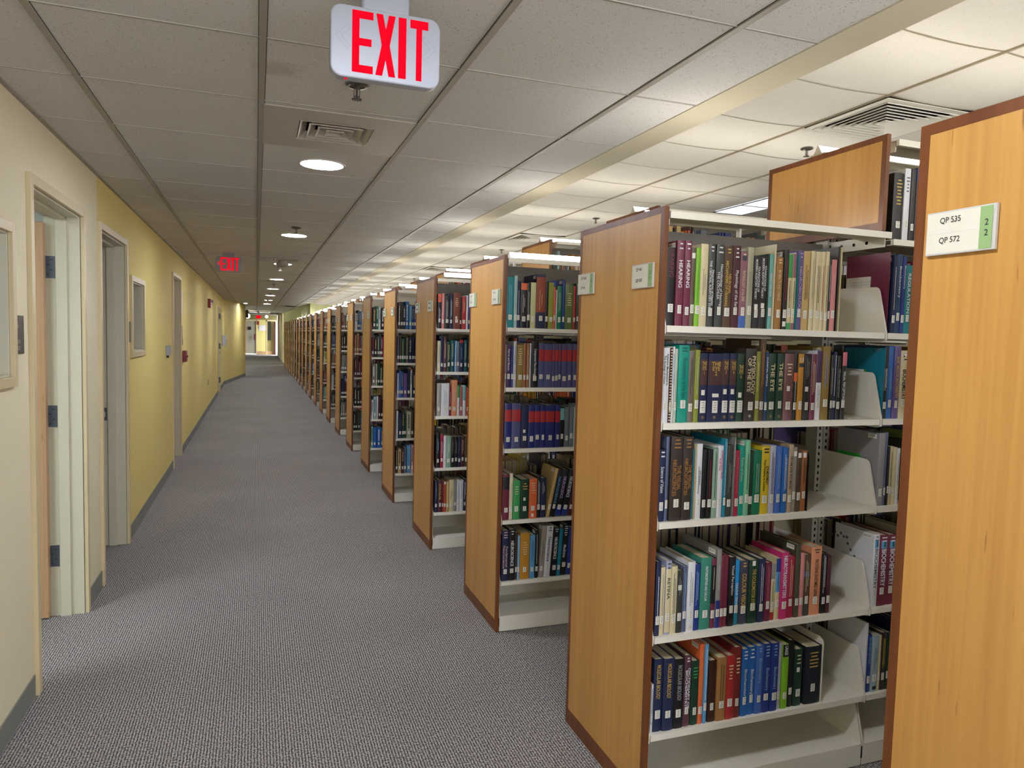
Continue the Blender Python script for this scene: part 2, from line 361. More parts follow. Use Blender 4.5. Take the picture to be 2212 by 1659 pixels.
# far lobby
w = MB(); w.box(-6, -.75, 50, 50.15, 0, 2.9); w.box(.03, .62, 50, 50.15, 0, 2.9); w.box(1.28, 1.6, 48, 48.2, 0, 2.9, 1); w.box(.62, 1.28, 50, 50.15, 2.24, 2.9); w.box(-.75, .03, 50, 50.15, 2.24, 2.9)
struct(w.obj('wall_back', [noisy('lobby yellow', 'dccf86', (2, 2, 2), .03, .8), GREEN_W]))
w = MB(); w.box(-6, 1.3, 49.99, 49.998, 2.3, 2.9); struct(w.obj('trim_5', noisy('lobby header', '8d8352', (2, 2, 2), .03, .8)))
w = MB(); w.box(1.27, 1.42, 35.0, 48.1, 0, 2.9); struct(w.obj('wall_right_lobby', noisy('lobby right wall', 'e9dcae', (2, 2, 2), .04, .8)))
w = MB(); w.box(-6, 1.6, 36, 52, 2.62, 2.66); w.box(-3.5, XB0, 26.3, 36, HC+.02, HC+.03); w.box(-3.5, -.88, 26.3, 36, HC, HC+.03); struct(w.obj('ceiling_2', noisy('lobby ceiling', 'a39c92', (2, 2, 2), .03, .9)))
w = MB(); w.box(-6.1, -6, 26, 52, 0, 2.7); w.box(-6, -3.5, 26.2, 26.3, 0, 2.7); struct(w.obj('wall_left_lobby', GREEN_W))
# green end wall behind the stacks with its slanted bulkhead
w = MB(); w.box(1.42, 7.2, YE, YE+.15, 0, 3.0); w.prism([(1.655, 22.3), (1.52, 22.3), (1.2, 34.4), (1.2, YE), (1.655, YE)], 'z', 1.99, HC-.005)
struct(w.obj('wall_back_stacks', GREEN_W))
w = MB(); w.box(7.0, 7.15, -3, YE, 0, 3.0); struct(w.obj('wall_right', CREAM_W))
# wall behind the camera with its strip windows
w = MB(); w.box(-1.1, 7.1, -3.15, -3, 0, .9); w.box(-1.1, 7.1, -3.15, -3, 2.3, 3.0)
for a, b in ((-1.1, -.75), (1.2, 1.6), (4.1, 4.3), (6.8, 7.1)): w.box(a, b, -3.15, -3, .9, 2.3)
struct(w.obj('wall_front', CREAM_W))
for n, (a, b) in enumerate(((-.75, 1.2), (1.6, 4.1), (4.3, 6.8))):
    root = bpy.data.objects.new('window_%d' % (n+3), None); COL.objects.link(root); root.location = (a, -3.0, .9); root['kind'] = 'structure'; ww = b-a
    MB().box(0, .05, -.12, .01, 0, 1.4).box(ww-.05, ww, -.12, .01, 0, 1.4).box(0, ww, -.12, .01, 0, .05).box(0, ww, -.12, .01, 1.35, 1.4).box(ww/2-.02, ww/2+.02, -.12, .01, 0, 1.4).obj('window_frame', FRAME, root)
    pl = bpy.data.lights.new('daylight_portal', 'AREA'); pl.shape = 'RECTANGLE'; pl.size = ww; pl.size_y = 1.4; pl.cycles.is_portal = True
    po = bpy.data.objects.new('daylight_portal', pl); COL.objects.link(po); po.location = ((a+b)/2, -3.16, 1.6); po.rotation_euler = (math.radians(90), 0, 0)
# offices behind the left wall
w = MB(); w.box(-3.6, -3.5, 0, 4.66, 0, 2.5); w.box(-3.6, XW-TH, -.1, 0, 0, 2.5); w.box(-3.6, XW-TH, 4.60, 4.70, 0, 2.5); struct(w.obj('wall_office', PALE_W))
w = MB(); w.box(-3.6, XW-TH, -.1, 4.7, 2.44, 2.5); struct(w.obj('ceiling_3', TEAL_W))
w = MB(); w.box(-3.6, -3.5, 4.7, 7.5, 0, 2.5); w.box(-3.6, XW-TH, 7.4, 7.5, 0, 2.5); w.box(-3.6, XW-TH, 4.7, 7.5, 2.44, 2.5); struct(w.obj('wall_office_dark', PALE_W))
w = MB(); w.box(-1.3, -1.25, 8.3, 9.9, 0, 2.5); w.box(-1.25, XW-TH, 8.3, 8.35, 0, 2.5); w.box(-1.25, XW-TH, 9.85, 9.9, 0, 2.5); struct(w.obj('wall_closet', PALE_W))

# door frames: name, y0, y1, top z, with casing, jamb, stop
def door_frame(n, y0, y1, zt):
    root = bpy.data.objects.new('door_%d' % n, None); COL.objects.link(root); root.location = (XW, (y0+y1)/2, 0); root['kind'] = 'structure'
    cy = (y0+y1)/2
    f = MB(); c = .042
    for a, b in ((y0-c, y0), (y1, y1+c)): f.box(-.004, .018, a-cy, b-cy, 0, zt+c)
    f.box(-.004, .018, y0-cy, y1-cy, zt, zt+c)
    f.box(-TH-.01, -.004, y0-cy-.012, y0-cy, 0, zt); f.box(-TH-.01, -.004, y0-c+.03-cy, y0-cy, zt, zt+.012)
    f.obj('casing', FRAME, root, bevel=.002)
    j = MB()
    j.box(-TH-.012, -.002, y0-cy-.002, y0-cy+.008, 0, zt); j.box(-TH-.012, -.002, y1-cy-.008, y1-cy+.002, 0, zt); j.box(-TH-.012, -.002, y0-cy, y1-cy, zt-.008, zt+.004)
    j.box(-.112, -.062, y0-cy, y0-cy+.022, 0, zt); j.box(-.112, -.062, y1-cy-.022, y1-cy, 0, zt); j.box(-.112, -.062, y0-cy, y1-cy, zt-.022, zt)
    j.obj('jamb', FRAME_G, root, bevel=.002)
    return root
d1 = door_frame(1, 3.435, 4.335, 2.13); d2 = door_frame(2, 4.80, 5.67, 2.13); d3 = door_frame(3, 8.67, 9.50, 2.14); d4 = door_frame(4, 18.5, 19.4, 2.1)
# door 1 leaf, swung into the office, hinges on the far jamb
leaf = MB().box(-.90-TH-.02, -.158, .398, .4385, .008, 2.085).obj('door_leaf', BIRCH_DOOR, d1, bevel=.002)
for z in (.33, 1.08, 1.86):
    h = MB().box(-.157, -.116, .436, .4405, z-.057, z+.057)
    for dz in (-.04, -.015, .012, .038): h.lathe([(.0, -.002), (.004, -.002), (.004, .0), (0, 0)], (-.139+(.009 if dz in (-.015, .038) else -.009), .4355, z+dz), 8, 1, 'y')
    h.lathe([(0, -.057), (.006, -.057), (.006, .057), (0, .057)], (-.166, .43, z), 10, 0)
    h.obj('hinge', [HINGE, BLACK], d1)
# door 2: dark room, strike plate on the far jamb, leaf swung fully inside
MB().box(-.145, -.118, .415, .4255, .90, .99).box(-.138, -.126, .41, .4165, .925, .96, 1).obj('strike_plate', [HINGE, LETTER], d2)
MB().box(-.16-.88, -.165, -.46, -.42, .01, 2.08).obj('door_leaf', BIRCH_DOOR, d2)
# door 3 closed and recessed, with lever
MB().box(-.155, -.113, -.413, .413, .008, 2.128).obj('door_leaf', BIRCH_DOOR, d3)
lv = MB(); lv.lathe([(0, 0), (.03, 0), (.03, .01), (.011, .014), (.011, .055), (0, .055)], (-.113, -.34, 1.0), 16, 0, 'x'); lv.box(-.07, -.055, -.345, -.23, .99, 1.012)
lv.obj('door_lever', STEEL, d3)
MB().box(-.113, -.03, -.40, -.28, 2.04, 2.10).obj('door_closer', PLATE, d3)
# door 4 closed, painted like the wall
MB().box(-.06, -.02, -.45, .45, .008, 2.09).obj('door_leaf', YELLOW_W, d4)
for z in (.3, 1.15, 1.9): MB().box(-.02, .022, .43, .456, z-.07, z+.07).obj('hinge', HINGE, d4)
lv = MB(); lv.lathe([(0, 0), (.035, 0), (.035, .012), (0, .012)], (-.02, -.36, 1.0), 14, 0, 'x'); lv.box(-.02, .05, -.367, -.353, .993, 1.007); lv.box(.036, .05, -.36, -.24, .99, 1.01)
lv.obj('door_lever', STEEL, d4)
MB().lathe([(0, 0), (.03, 0), (.03, .02), (0, .02)], (-.02, -.36, 1.14), 14, 0, 'x').obj('deadbolt', STEEL, d4)

# sidelights
def window(n, y0, y1, z0, z1, c=.05):
    root = bpy.data.objects.new('window_%d' % n, None); COL.objects.link(root); root.location = (XW, (y0+y1)/2, z0); root['kind'] = 'structure'; cy = (y0+y1)/2; H = z1-z0
    f = MB()
    f.box(-.004, .016, y0-cy-c+.008, y0-cy, -c+.008, H+c-.008); f.box(-.004, .016, y1-cy, y1-cy+c-.008, -c+.008, H+c-.008)
    f.box(-.004, .016, y0-cy, y1-cy, H, H+c-.008); f.box(-.004, .016, y0-cy, y1-cy, -c+.008, 0)
    f.obj('window_frame', FRAME, root, bevel=.002)
    j = MB(); j.box(-TH-.01, 0, y0-cy, y0-cy+.008, 0, H); j.box(-TH-.01, 0, y1-cy-.008, y1-cy, 0, H); j.box(-TH-.01, 0, y0-cy, y1-cy, 0, .008); j.box(-TH-.01, 0, y0-cy, y1-cy, H-.008, H)
    j.box(-.095, -.075, y0-cy, y0-cy+.03, 0, H); j.box(-.095, -.075, y1-cy-.03, y1-cy, 0, H); j.box(-.095, -.075, y0-cy, y1-cy, 0, .022); j.box(-.095, -.075, y0-cy, y1-cy, H-.022, H)
    j.obj('window_jamb', FRAME_G, root, bevel=.0015)
    MB().box(-.088, -.083, y0-cy+.01, y1-cy-.01, .01, H-.01).obj('glass_pane', GLASS, root)
window(1, 1.6, 3.16, 1.36, 1.90, .045); window(2, 5.93, 6.50, 1.375, 1.90)

# office lamp
o = empty('office_light', (-2.2, 2.6, 2.44), 'square ceiling light inside the office behind the open wooden door', 'light')
MB().box(-.3, .3, -.6, .6, -.02, 0).obj('frame', VENTW, o); MB().box(-.27, .27, -.57, .57, -.024, -.02).obj('diffuser', OFFL, o)

# things on the left wall
def plate(y, z, w, h, label, marks, mt=PLATE):
    o = empty('room_sign', (XW, y, z), label, 'room sign'); b = MB().box(0, .005, -w/2, w/2, -h/2, h/2).obj('sign_plate', mt, o, bevel=.0015)
    if marks:
        mb = MB()
        for s, dz, hh, ww, dy in marks: add_text(mb, s, (.0056, dy, dz), (0, 1, 0), (0, 0, 1), ww, hh)
        link('lettering', mb.mesh('lettering', [LETTER]), b)
    return o
plate(3.252, 1.518, .132, .15, 'dark room sign reading 56 on the cream wall left of the first door', [('56', .025, .026, .04, -.045), ('201', -.035, .017, .042, -.03), ('202', -.06, .017, .042, -.03)])
plate(5.80, 1.525, .14, .15, 'dark room sign between second door and small sidelight window', [('55', .03, .022, .035, -.04)])
plate(9.70, 1.51, .17, .17, 'grey room sign on yellow wall just beyond the third door', None, noisy('grey plate', '837d6d', (9, 9, 9), .05, .5))
plate(9.79, 1.40, .07, .09, 'small grey plate hanging under the room sign beyond third door', None, noisy('grey plate', '837d6d', (9, 9, 9), .05, .5)).name = 'wall_plate'
o = empty('wall_switch', (XW, 8.17, 1.33), 'white thermostat box on the yellow wall before the third door', 'thermostat')
MB().box(0, .03, -.12, .12, -.048, .048).obj('housing', WHITE_P, o, bevel=.004); MB().box(0, .02, -.05, .0, -.075, -.052).obj('sensor', BLACK, o)
o.name = 'thermostat'
o = empty('fire_alarm_pull', (XW, 9.85, 1.215), 'dark red fire alarm pull station below the grey room sign', 'fire alarm pull')
MB().box(0, .045, -.1, .1, -.07, .07).obj('housing', noisy('dark red plastic', '7c2436', (9, 9, 9), .05, .4), o, bevel=.006); MB().box(.045, .06, -.06, .06, -.015, .01).obj('pull_handle', noisy('pull handle red', '4c1a22', (9, 9, 9), .05, .4), o, bevel=.003)
o = empty('fire_alarm_strobe', (XW, 14.9, 2.06), 'small red fire alarm strobe high on the yellow wall', 'fire alarm')
MB().box(0, .05, -.13, .13, -.085, .085).obj('housing', noisy('alarm red', '8c1d1f', (9, 9, 9), .05, .4), o, bevel=.005); MB().box(.05, .085, .02, .11, .02, .07).obj('strobe_lens', WHITE_P, o, bevel=.006)
o = empty('wall_outlet', (XW, 14.8, .55), 'beige electrical outlet low on the far yellow wall', 'outlet'); MB().box(0, .006, -.05, .05, -.06, .06).obj('cover_plate', GRID, o, bevel=.001)
MB().box(.006, .008, -.02, .02, .01, .035).box(.006, .008, -.02, .02, -.035, -.01).obj('sockets', SLOT, o)
o = empty('sanitizer_dispenser', (-.80, 20.6, 1.28), 'white hand sanitizer dispenser on the wall by the far door', 'dispenser')
MB().box(-.07, .04, -.06, .06, -.14, .14).obj('housing', mat('dispenser white', 'e8eefc', .25), o, bevel=.015); MB().lathe([(0, 0), (.025, 0), (.025, .01), (0, .01)], (.04, 0, 0), 12, 0, 'x').obj('sensor_window', mat('dispenser blue', 'b9d2ff', .2), o)
o = empty('paper_notice', (XW, 9.75, 1.88), 'pale paper notice on yellow wall above the grey sign', 'notice'); MB().box(0, .0015, -.12, .14, -.16, .16).obj('sheet', noisy('notice paper', 'dccbb0', (9, 9, 9), .02, .8), o)

# ---------------------------------------------------------------- ceiling fixtures
def sprinkler_meshes():
    a = MB().lathe([(.0, -.001), (.024, -.001), (.038, -.004), (.040, -.009), (.030, -.011), (.022, -.006), (0, -.006)], (0, 0, 0), 24).fix(MB().lathe([(.0, -.001), (.024, -.001), (.038, -.004), (.040, -.009), (.030, -.011), (.022, -.006), (0, -.006)], (0, 0, 0), 24).mesh('flange', [SPRK]))
    b = MB(); b.lathe([(0, -.004), (.009, -.004), (.009, -.016), (.004, -.018), (.004, -.052), (0, -.052)], (0, 0, 0), 12)
    b.box(-.011, -.0085, -.0015, .0015, -.045, -.014); b.box(.0085, .011, -.0015, .0015, -.045, -.014); b.box(-.011, .011, -.0015, .0015, -.047, -.043)
    c = MB(); c.lathe([(0, -.052), (.016, -.053), (.016, -.055), (0, -.056)], (0, 0, 0), 14)
    for k in range(10):
        t = 2*math.pi*k/10; c.box(math.cos(t)*.016-.002, math.cos(t)*.016+.002, math.sin(t)*.016-.002, math.sin(t)*.016+.002, -.057, -.053)
    return a, b.fix(b.mesh('sprinkler_body', [SPRK])), c.fix(c.mesh('deflector', [SPRK]))
SA, SB, SC = sprinkler_meshes()
def sprinkler(x, y, z, label, group=None):
    o = empty('sprinkler', (x, y, z), label, 'sprinkler', group); link('flange', SA, o); link('sprinkler_body', SB, o); link('deflector', SC, o)
sprinkler(.33, 2.6, HC, 'bronze ceiling sprinkler just below the nearest exit sign')
sprinkler(.312, 6.3, HC, 'ceiling sprinkler beside the second round downlight of the corridor')
for y in (10.2, 13.9, 17.6, 21.3): sprinkler(.30, y, HC, 'small sprinkler far down the corridor ceiling beyond the smoke detector', 'far corridor sprinklers')
for k, y in enumerate((3.848, 6.943, 10.056, 13.204, 16.249, 19.3, 22.4)):
    sprinkler(3.406, y, HR-.005, ['sprinkler on bright stack ceiling, nearest, left of the big square diffuser', 'sprinkler on bright stack ceiling above the second bookcase, second nearest', 'sprinkler on bright stack ceiling above the third bookcase, third nearest'][k] if k < 3 else 'small sprinkler far back on the bright stack ceiling', None if k < 3 else 'far stack sprinklers')
# downlights
def dl_meshes():
    r = MB(); r.lathe([(.108, .0), (.108, -.004), (.120, -.004), (.122, 0), (.108, 0)], (0, 0, 0), 40)
    l = MB(); l.lathe([(0, -.002), (.1075, -.002), (.1075, .001), (0, .001)], (0, 0, 0), 40)
    c = MB(); c.box(-.105, .105, -.0012, .0012, -.0045, -.002); c.box(-.0012, .0012, -.105, .105, -.0045, -.002)
    return [q.fix(q.mesh(n, [m])) for q, n, m in ((r, 'trim_ring', VENTW), (l, 'lens', DOWNL), (c, 'cross_bars', GRID))]
DL = dl_meshes()
for k, y in enumerate((3.90, 6.83, 9.78, 12.7, 15.6, 18.5, 21.4, 24.3, .97, -1.96)):
    o = empty('downlight', (.32, y, HC), ['round recessed downlight nearest the camera, behind the square vent', 'round recessed downlight, second along the corridor ceiling', 'round downlight half hidden behind the smoke detector'][k] if k < 3 else 'round recessed downlight behind the camera, out of the picture' if k > 7 else 'round recessed downlight, %s along the corridor ceiling' % ORD[k], 'downlight', 'corridor downlights')
    for me in DL: link(me.name.split('.')[0], me, o)
# square diffusers
def diffuser(name, x0, x1, y0, y1, z, n, m, label, plate=None, group=None, drop=.012):
    cx, cy = (x0+x1)/2, (y0+y1)/2
    o = empty(name, (cx, cy, z), label, 'air vent', group); hx, hy = (x1-x0)/2, (y1-y0)/2
    if plate:
        px, py = plate; q = MB(); ax, ay = hx+.004, hy+.004
        q.box(-px, px, -py, -ay, -.004, 0); q.box(-px, px, ay, py, -.004, 0); q.box(-px, -ax, -ay, ay, -.004, 0); q.box(ax, px, -ay, ay, -.004, 0); q.obj('cover_plate', METALW, o)
    z0 = -.004; H_ = .05 if plate else .035
    q = MB(); q.box(-hx-.003, hx+.003, -hy-.003, hy+.003, H_+.028, H_+.03)
    for s in (-1, 1):
        e_ = 0 if plate else -.02; a, b = sorted((s*(hx+.003+e_), s*(hx+.001+e_))); q.box(a, b, -hy, hy, z0+.004, H_+.03); a, b = sorted((s*(hy+.003+e_), s*(hy+.001+e_))); q.box(-hx, hx, a, b, z0+.004, H_+.03)
    q.obj('dark_throat', SLOT, o)
    if not plate:
        q = MB(); w_ = .04
        for s in (-1, 1):
            a, b = sorted((s*hx, s*(hx-w_))); q.box(a, b, -hy, hy, z0, 0); a, b = sorted((s*hy, s*(hy-w_))); q.box(-hx+w_, hx-w_, a, b, z0, 0)
        q.obj('frame', m, o); hx -= w_; hy -= w_
    for k in range(n):
        t = k/n; a, b = hx*(1-t), hy*(1-t); wdt = hx/n*(.92 if plate else .80); wy = wdt*hy/hx
        f = MB(); d1 = z0-(.0 if plate else .006); d0 = d1+H_*.62
        for s in (-1, 1):
            for e in (0, .0012):
                f.quad((s*a, -b, d1-e), (s*a, b, d1-e), (s*(a-wdt), b-wy, d0-e), (s*(a-wdt), -b+wy, d0-e)); f.quad((-a, s*b, d1-e), (a, s*b, d1-e), (a-wdt, s*(b-wy), d0-e), (-a+wdt, s*(b-wy), d0-e))
            f.quad((s*a, -b, d1-.0012), (s*a, b, d1-.0012), (s*a, b, d1+.005), (s*a, -b, d1+.005)); f.quad((-a, s*b, d1-.0012), (a, s*b, d1-.0012), (a, s*b, d1+.005), (-a, s*b, d1+.005))
        if k == n-1: f.box(-a+wdt*.6, a-wdt*.6, -b+wy*.6, b-wy*.6, d0-.012, d0-.01)
        f.obj('louver', m, o)
    return o
diffuser('air_vent', .17, .47, 3.125, 3.42, HC, 4, METALW, 'square louvered air vent in a beige metal plate, before the first downlight', (.303, .303), None, .03)
diffuser('air_vent', .17, .47, 9.02, 9.32, HC, 4, METALW, 'louvered air vent in metal plate beside the smoke detector', (.303, .303), None, .02)
diffuser('air_vent', .17, .47, 13.1, 13.4, HC, 4, METALW, 'small far corridor air vent, beyond the smoke detector', (.303, .303), None, .02)
diffuser('ceiling_diffuser', 3.0763, 3.7051, 2.904, 3.520, HR-.010, 7, VENTW, 'large white square diffuser with concentric louvers above the nearest bookcases', None, None, .02)
diffuser('ceiling_diffuser', 3.0763, 3.7051, 8.390, 9.006, HR-.010, 7, VENTW, 'white square diffuser on bright ceiling left of the second bookcase top', None, None, .02)
diffuser('ceiling_diffuser', 3.0763, 3.7051, 13.267, 13.883, HR-.010, 7, VENTW, 'far white square diffuser above the fourth bookcase', None, None, .02)
# round far diffuser, troffer, smoke detector
o = empty('round_diffuser', (1.1, 25.5, HC), 'dark round air diffuser far down the corridor ceiling on the right', 'air vent'); MB().lathe([(0, -.03), (.1, -.03), (.22, -.008), (.24, 0), (0, 0)], (0, 0, 0), 24).obj('cone', GRID_D, o)
o = empty('troffer_light', (4.43, 5.46, HR-.006), 'long bluish white ceiling light panel above the second bookcase', 'light')
MB().box(-.17, .17, -.61, -.6, -.006, 0).box(-.17, .17, .6, .61, -.006, 0).box(-.17, -.16, -.6, .6, -.006, 0).box(.16, .17, -.6, .6, -.006, 0).box(-.16, .16, .17, .185, -.006, 0).obj('frame', GRID_D, o)
MB().box(-.16, .16, -.6, .6, -.003, -.001).obj('diffuser', TROFFER, o)
o = empty('smoke_detector', (.295, 9.15, HC-.02), 'white round smoke detector hanging in front of the third downlight', 'smoke detector')
MB().lathe([(0, 0), (.05, 0), (.05, -.02), (.072, -.025), (.072, -.05), (.045, -.075), (0, -.078)], (0, 0, 0), 24).obj('housing', noisy('detector plastic', 'a9a297', (9, 9, 9), .04, .5), o)
MB().box(-.03, .03, -.03, .03, 0, .02).obj('base', noisy('detector base', '9b8f6c', (9, 9, 9), .04, .5), o)

# exit signs
EXIT = {'E': [(0, 0), (1, 0), (1, .125), (.34, .125), (.34, .44), (.92, .44), (.92, .56), (.34, .56), (.34, .875), (1, .875), (1, 1), (0, 1)],
'X': [(0, 0), (.34, 0), (.5, .26), (.66, 0), (1, 0), (.7, .5), (.98, 1), (.65, 1), (.5, .76), (.35, 1), (.02, 1), (.3, .5)],
'I': [(0, 0), (1, 0), (1, 1), (0, 1)], 'T': [(.34, 0), (.66, 0), (.66, .86), (1, .86), (1, 1), (0, 1), (0, .86), (.34, .86)]}
def rrect(w, h, r, n=6):
    p = []
    for cx, cy, a0 in ((w-r, r, -90), (w-r, h-r, 0), (r, h-r, 90), (r, r, 180)):
        for k in range(n+1):
            a = math.radians(a0+90*k/n); p.append((cx+r*math.cos(a), cy+r*math.sin(a)))
    return p
def exit_sign(x0, y, z0, w, h, label, lit_left=False, mount=True, body=WHITE_P):
    o = empty('exit_sign', (x0, y, z0), label, 'exit sign')
    hb = MB(); hb.prism(rrect(w, h, .028*w/.277), 'y', 0, .036); hb.obj('housing', body, o, bevel=.004)
    L_ = MB()
    for ch, a, b in (('E', .19, .378), ('X', .4, .583), ('I', .608, .680), ('T', .716, .884)):
        q = [(w*(a+(b-a)*u), h*(.08+.86*v)) for u, v in EXIT[ch]]
        n = len(L_.v); L_.v += [(u, -.0012, v) for u, v in q]; L_.f.append(tuple(range(n, n+len(q)))); L_.m.append(0); L_.c.append(None)
    if lit_left:
        q = [(w*.145, h*.4), (w*.06, h*.55), (w*.145, h*.7), (w*.145, h*.62), (w*.105, h*.55), (w*.145, h*.48)]
        n = len(L_.v); L_.v += [(u, -.0012, v) for u, v in q]; L_.f.append(tuple(range(n, n+len(q)))); L_.m.append(0); L_.c.append(None)
    me = L_.mesh('letters', [RED]); bm = bmesh.new(); bm.from_mesh(me); bmesh.ops.triangulate(bm, faces=bm.faces); bm.to_mesh(me); bm.free(); link('letters', me, o)
    ch = MB()
    for s, c in ((1, .04), (-1, .96)):
        pts = [(c+s*.115, .38), (c+s*.0, .555), (c+s*.115, .73), (c+s*.125, .66), (c+s*.055, .555), (c+s*.125, .45)]
        for i in range(6):
            (u0, v0), (u1, v1) = pts[i], pts[(i+1) % 6]; a = Vector((u0*w, 0, v0*h)); b = Vector((u1*w, 0, v1*h)); d = (b-a).normalized(); nn = Vector((-d.z, 0, d.x))*.0004
            ch.quad(a-nn+Vector((0, -.0009, 0)), b-nn+Vector((0, -.0009, 0)), b+nn+Vector((0, -.0009, 0)), a+nn+Vector((0, -.0009, 0)))
    link('arrow_outlines', ch.mesh('arrow_outlines', [mat('outline grey', '8f9198', .6)]), o)
    MB().lathe([(0, -.004), (.0035, -.003), (.0035, 0), (0, 0)], (w*.14, .012, 0), 10).obj('indicator_lamp', RED, o)
    if mount:
        MB().prism([(w*.27+u, v) for u, v in rrect(w*.44, .036, .012, 4)], 'z', h-.002, HC-z0).obj('mount', WHITE_P if body is RED else body, o, bevel=.003)
    return o
exit_sign(.172, 1.88, 2.203, .2805, .177, 'white exit sign with lit red letters hanging nearest the camera')
exit_sign(-.432, 8.7, 2.212, .277, .172, 'second exit sign with lit red letters and left arrow, over the corridor', True, True, noisy('grey sign body', '8a8689', (9, 9, 9), .03, .5))
exit_sign(-.02, 33, 2.10, .2, .13, 'tiny red exit sign at the far end of the corridor', False, True, RED)

# far lobby things
for x, n in ((-.36, 'left'), (.42, 'right')):
    o = empty('pendant_lamp', (x, 33.2, 2.19), 'round glowing pendant lamp, %s of the two at the corridor end' % n, 'lamp', 'far pendant lamps')
    r = .1 if n == 'left' else .06
    MB().lathe([(0, -r)]+[(r*math.cos(a), r*math.sin(a)) for a in [math.radians(q) for q in range(-75, 90, 15)]]+[(0, r)], (0, 0, 0), 16).obj('globe', mat('globe glow', 'fff6dc', .4, emit=('fff0cf', 22)), o, smooth=True)
    MB().lathe([(0, 0), (.006, 0), (.006, .3), (0, .3)], (0, 0, r-.06), 8).obj('stem', STEEL, o)
for k, (x, y) in enumerate(((.3, 38.5), (.2, 43.0))):  # unseen panels added to brighten the lobby wall and floor
    o = empty('added_lobby_light', (x, y, 2.62), 'unseen ceiling panel added to brighten the far lobby, hidden by the lower corridor ceiling', 'light', 'added lobby light panels'); MB().box(-.6, .6, -.3, .3, -.012, 0).obj('frame', VENTW, o); MB().box(-.57, .57, -.27, .27, -.016, -.012).obj('diffuser', mat('added lobby lens', 'ffffff', .4, emit=('fff8ea', 8)), o)
o = empty('wall_wash_light', (-.33, 24.5, HC), 'small round wall wash light near the angled yellow wall end', 'downlight'); MB().lathe([(.06, 0), (.06, -.004), (.075, -.004), (.075, 0), (.06, 0)], (0, 0, 0), 24).obj('trim_ring', VENTW, o); MB().lathe([(0, -.002), (.0595, -.002), (.0595, .001), (0, .001)], (0, 0, 0), 24).obj('lens', DOWNL, o)
o = empty('wall_monitor', (-.45, 30, 2.20), 'black monitor hanging by the yellow wall corner far down the corridor', 'monitor'); MB().box(-.14, .15, 0, .06, -.14, .17).obj('screen', BLACK, o, bevel=.01)
MB().box(-.01, .01, .02, .04, .15, HC-2.20).obj('bracket', STEEL, o)
for n, x0, x1 in ((5, -.75, .03), (6, .62, 1.26)):
    root = bpy.data.objects.new('door_%d' % n, None); COL.objects.link(root); root.location = (x0, 50, 0); root['kind'] = 'structure'; w_ = x1-x0
    MB().box(0, .05, -.03, .02, 0, 2.28).box(w_-.05, w_, -.03, .02, 0, 2.28).box(0, w_, -.03, .02, 2.22, 2.3).obj('casing', FRAME, root)
    if n == 5:
        MB().box(.12, w_-.05, .04, .08, .06, 2.22).obj('door_leaf', noisy('lobby door grey', 'b5af9c', (3, 3, 3), .03, .6), root); MB().box(.05, .12, .04, .08, .06, 2.22).obj('side_strip', BIRCH_DOOR, root)
    else:
        MB().box(.05, w_-.05, .5, .55, 0, 2.3).obj('alcove_wall', noisy('alcove wall', '8f8462', (3, 3, 3), .03, .8), root); MB().box(.08, .28, .44, .49, .95, 2.22).obj('dark_pane', BLACK, root, bevel=.005)
        MB().box(w_-.17, w_-.05, .1, .45, 0, 2.2).obj('door_leaf', noisy('dark door edge', '4c2418', (3, 3, 3), .05, .5), root); MB().box(.05, w_-.1, .42, .49, 0, .22).obj('wood_base', BIRCH_DOOR, root)
o = empty('wood_base_trim', (.33, 49.98, 0), 'short wooden base board between the two far doors', 'base board'); MB().box(-.29, .29, -.02, 0, 0, .22).obj('board', BIRCH_DOOR, o)
o = empty('paper_sign', (.35, 49.985, 1.75), 'white paper sheets posted between the two far doors', 'notice'); MB().box(-.2, .22, -.01, 0, -.17, .19).obj('sheet', mat('sheet white', 'dcd6d8', .7), o)
o = empty('door_sign', (-.43, 50.02, 1.72), 'small black square sign on the grey far door', 'sign'); MB().box(-.1, .1, -.02, 0, -.1, .1).obj('sign_plate', BLACK, o)
o = empty('fire_alarm_strobe', (.1, 49.97, 2.1), 'tiny red fire alarm between the two far doors', 'fire alarm'); MB().box(-.06, .06, -.03, 0, -.14, .1).obj('housing', noisy('alarm red', '8c1d1f', (9, 9, 9), .05, .4), o)
o = empty('fire_extinguisher', (-.12, 49.9, 1.15), 'dark red fire extinguisher cabinet on the grey far door wall', 'fire extinguisher'); MB().box(-.05, .05, -.05, .0, -.2, .2).obj('body', noisy('extinguisher', '6f3038', (9, 9, 9), .05, .4), o, bevel=.01)

# ---------------------------------------------------------------- bookcases
Z = [1.607, 1.297, .976, .598, .27]; ZT = 1.94; ZB = .085; HP = 1.976; BW = .912; X0 = 1.210; DEP = .609
def yr(i): return .4328+1.514*i
def shelf_mesh():
    m = MB(); m.box(.004, BW-.004, .012, .292, -.004, 0); m.box(.008, BW-.008, 0, .013, -.021, 0); m.box(.008, BW-.008, .013, .03, -.021, -.018)
    return m.fix(m.mesh('shelf', [PAINT]))
def bracket_mesh():
    m = MB(); prof = [(.0, -.026), (.0, 0), (.040, .150), (.046, .160), (.056, .166), (.285, .170), (.285, -.03), (.02, -.032)]
    m.prism(prof, 'x', -.0014, .0014)
    slot = [(.075+.011*math.cos(a)+(.0 if math.sin(a) > 0 else -.004), .105+.022*(1 if math.sin(a) > 0 else -1)+.011*math.sin(a)) for a in [2*math.pi*k/16+.01 for k in range(16)]]
    m.prism(slot, 'x', -.0024, .0024)
    me = m.fix(m.mesh('bracket', [PAINT])); return me
SHELF = shelf_mesh(); BRK = bracket_mesh()
def flip(me, nm):
    c = me.copy(); c.name = nm
    for v in c.vertices: v.co.y = DEP-v.co.y
    c.flip_normals(); return c
SHELF_B, BRK_B = flip(SHELF, 'shelf'), flip(BRK, 'bracket')
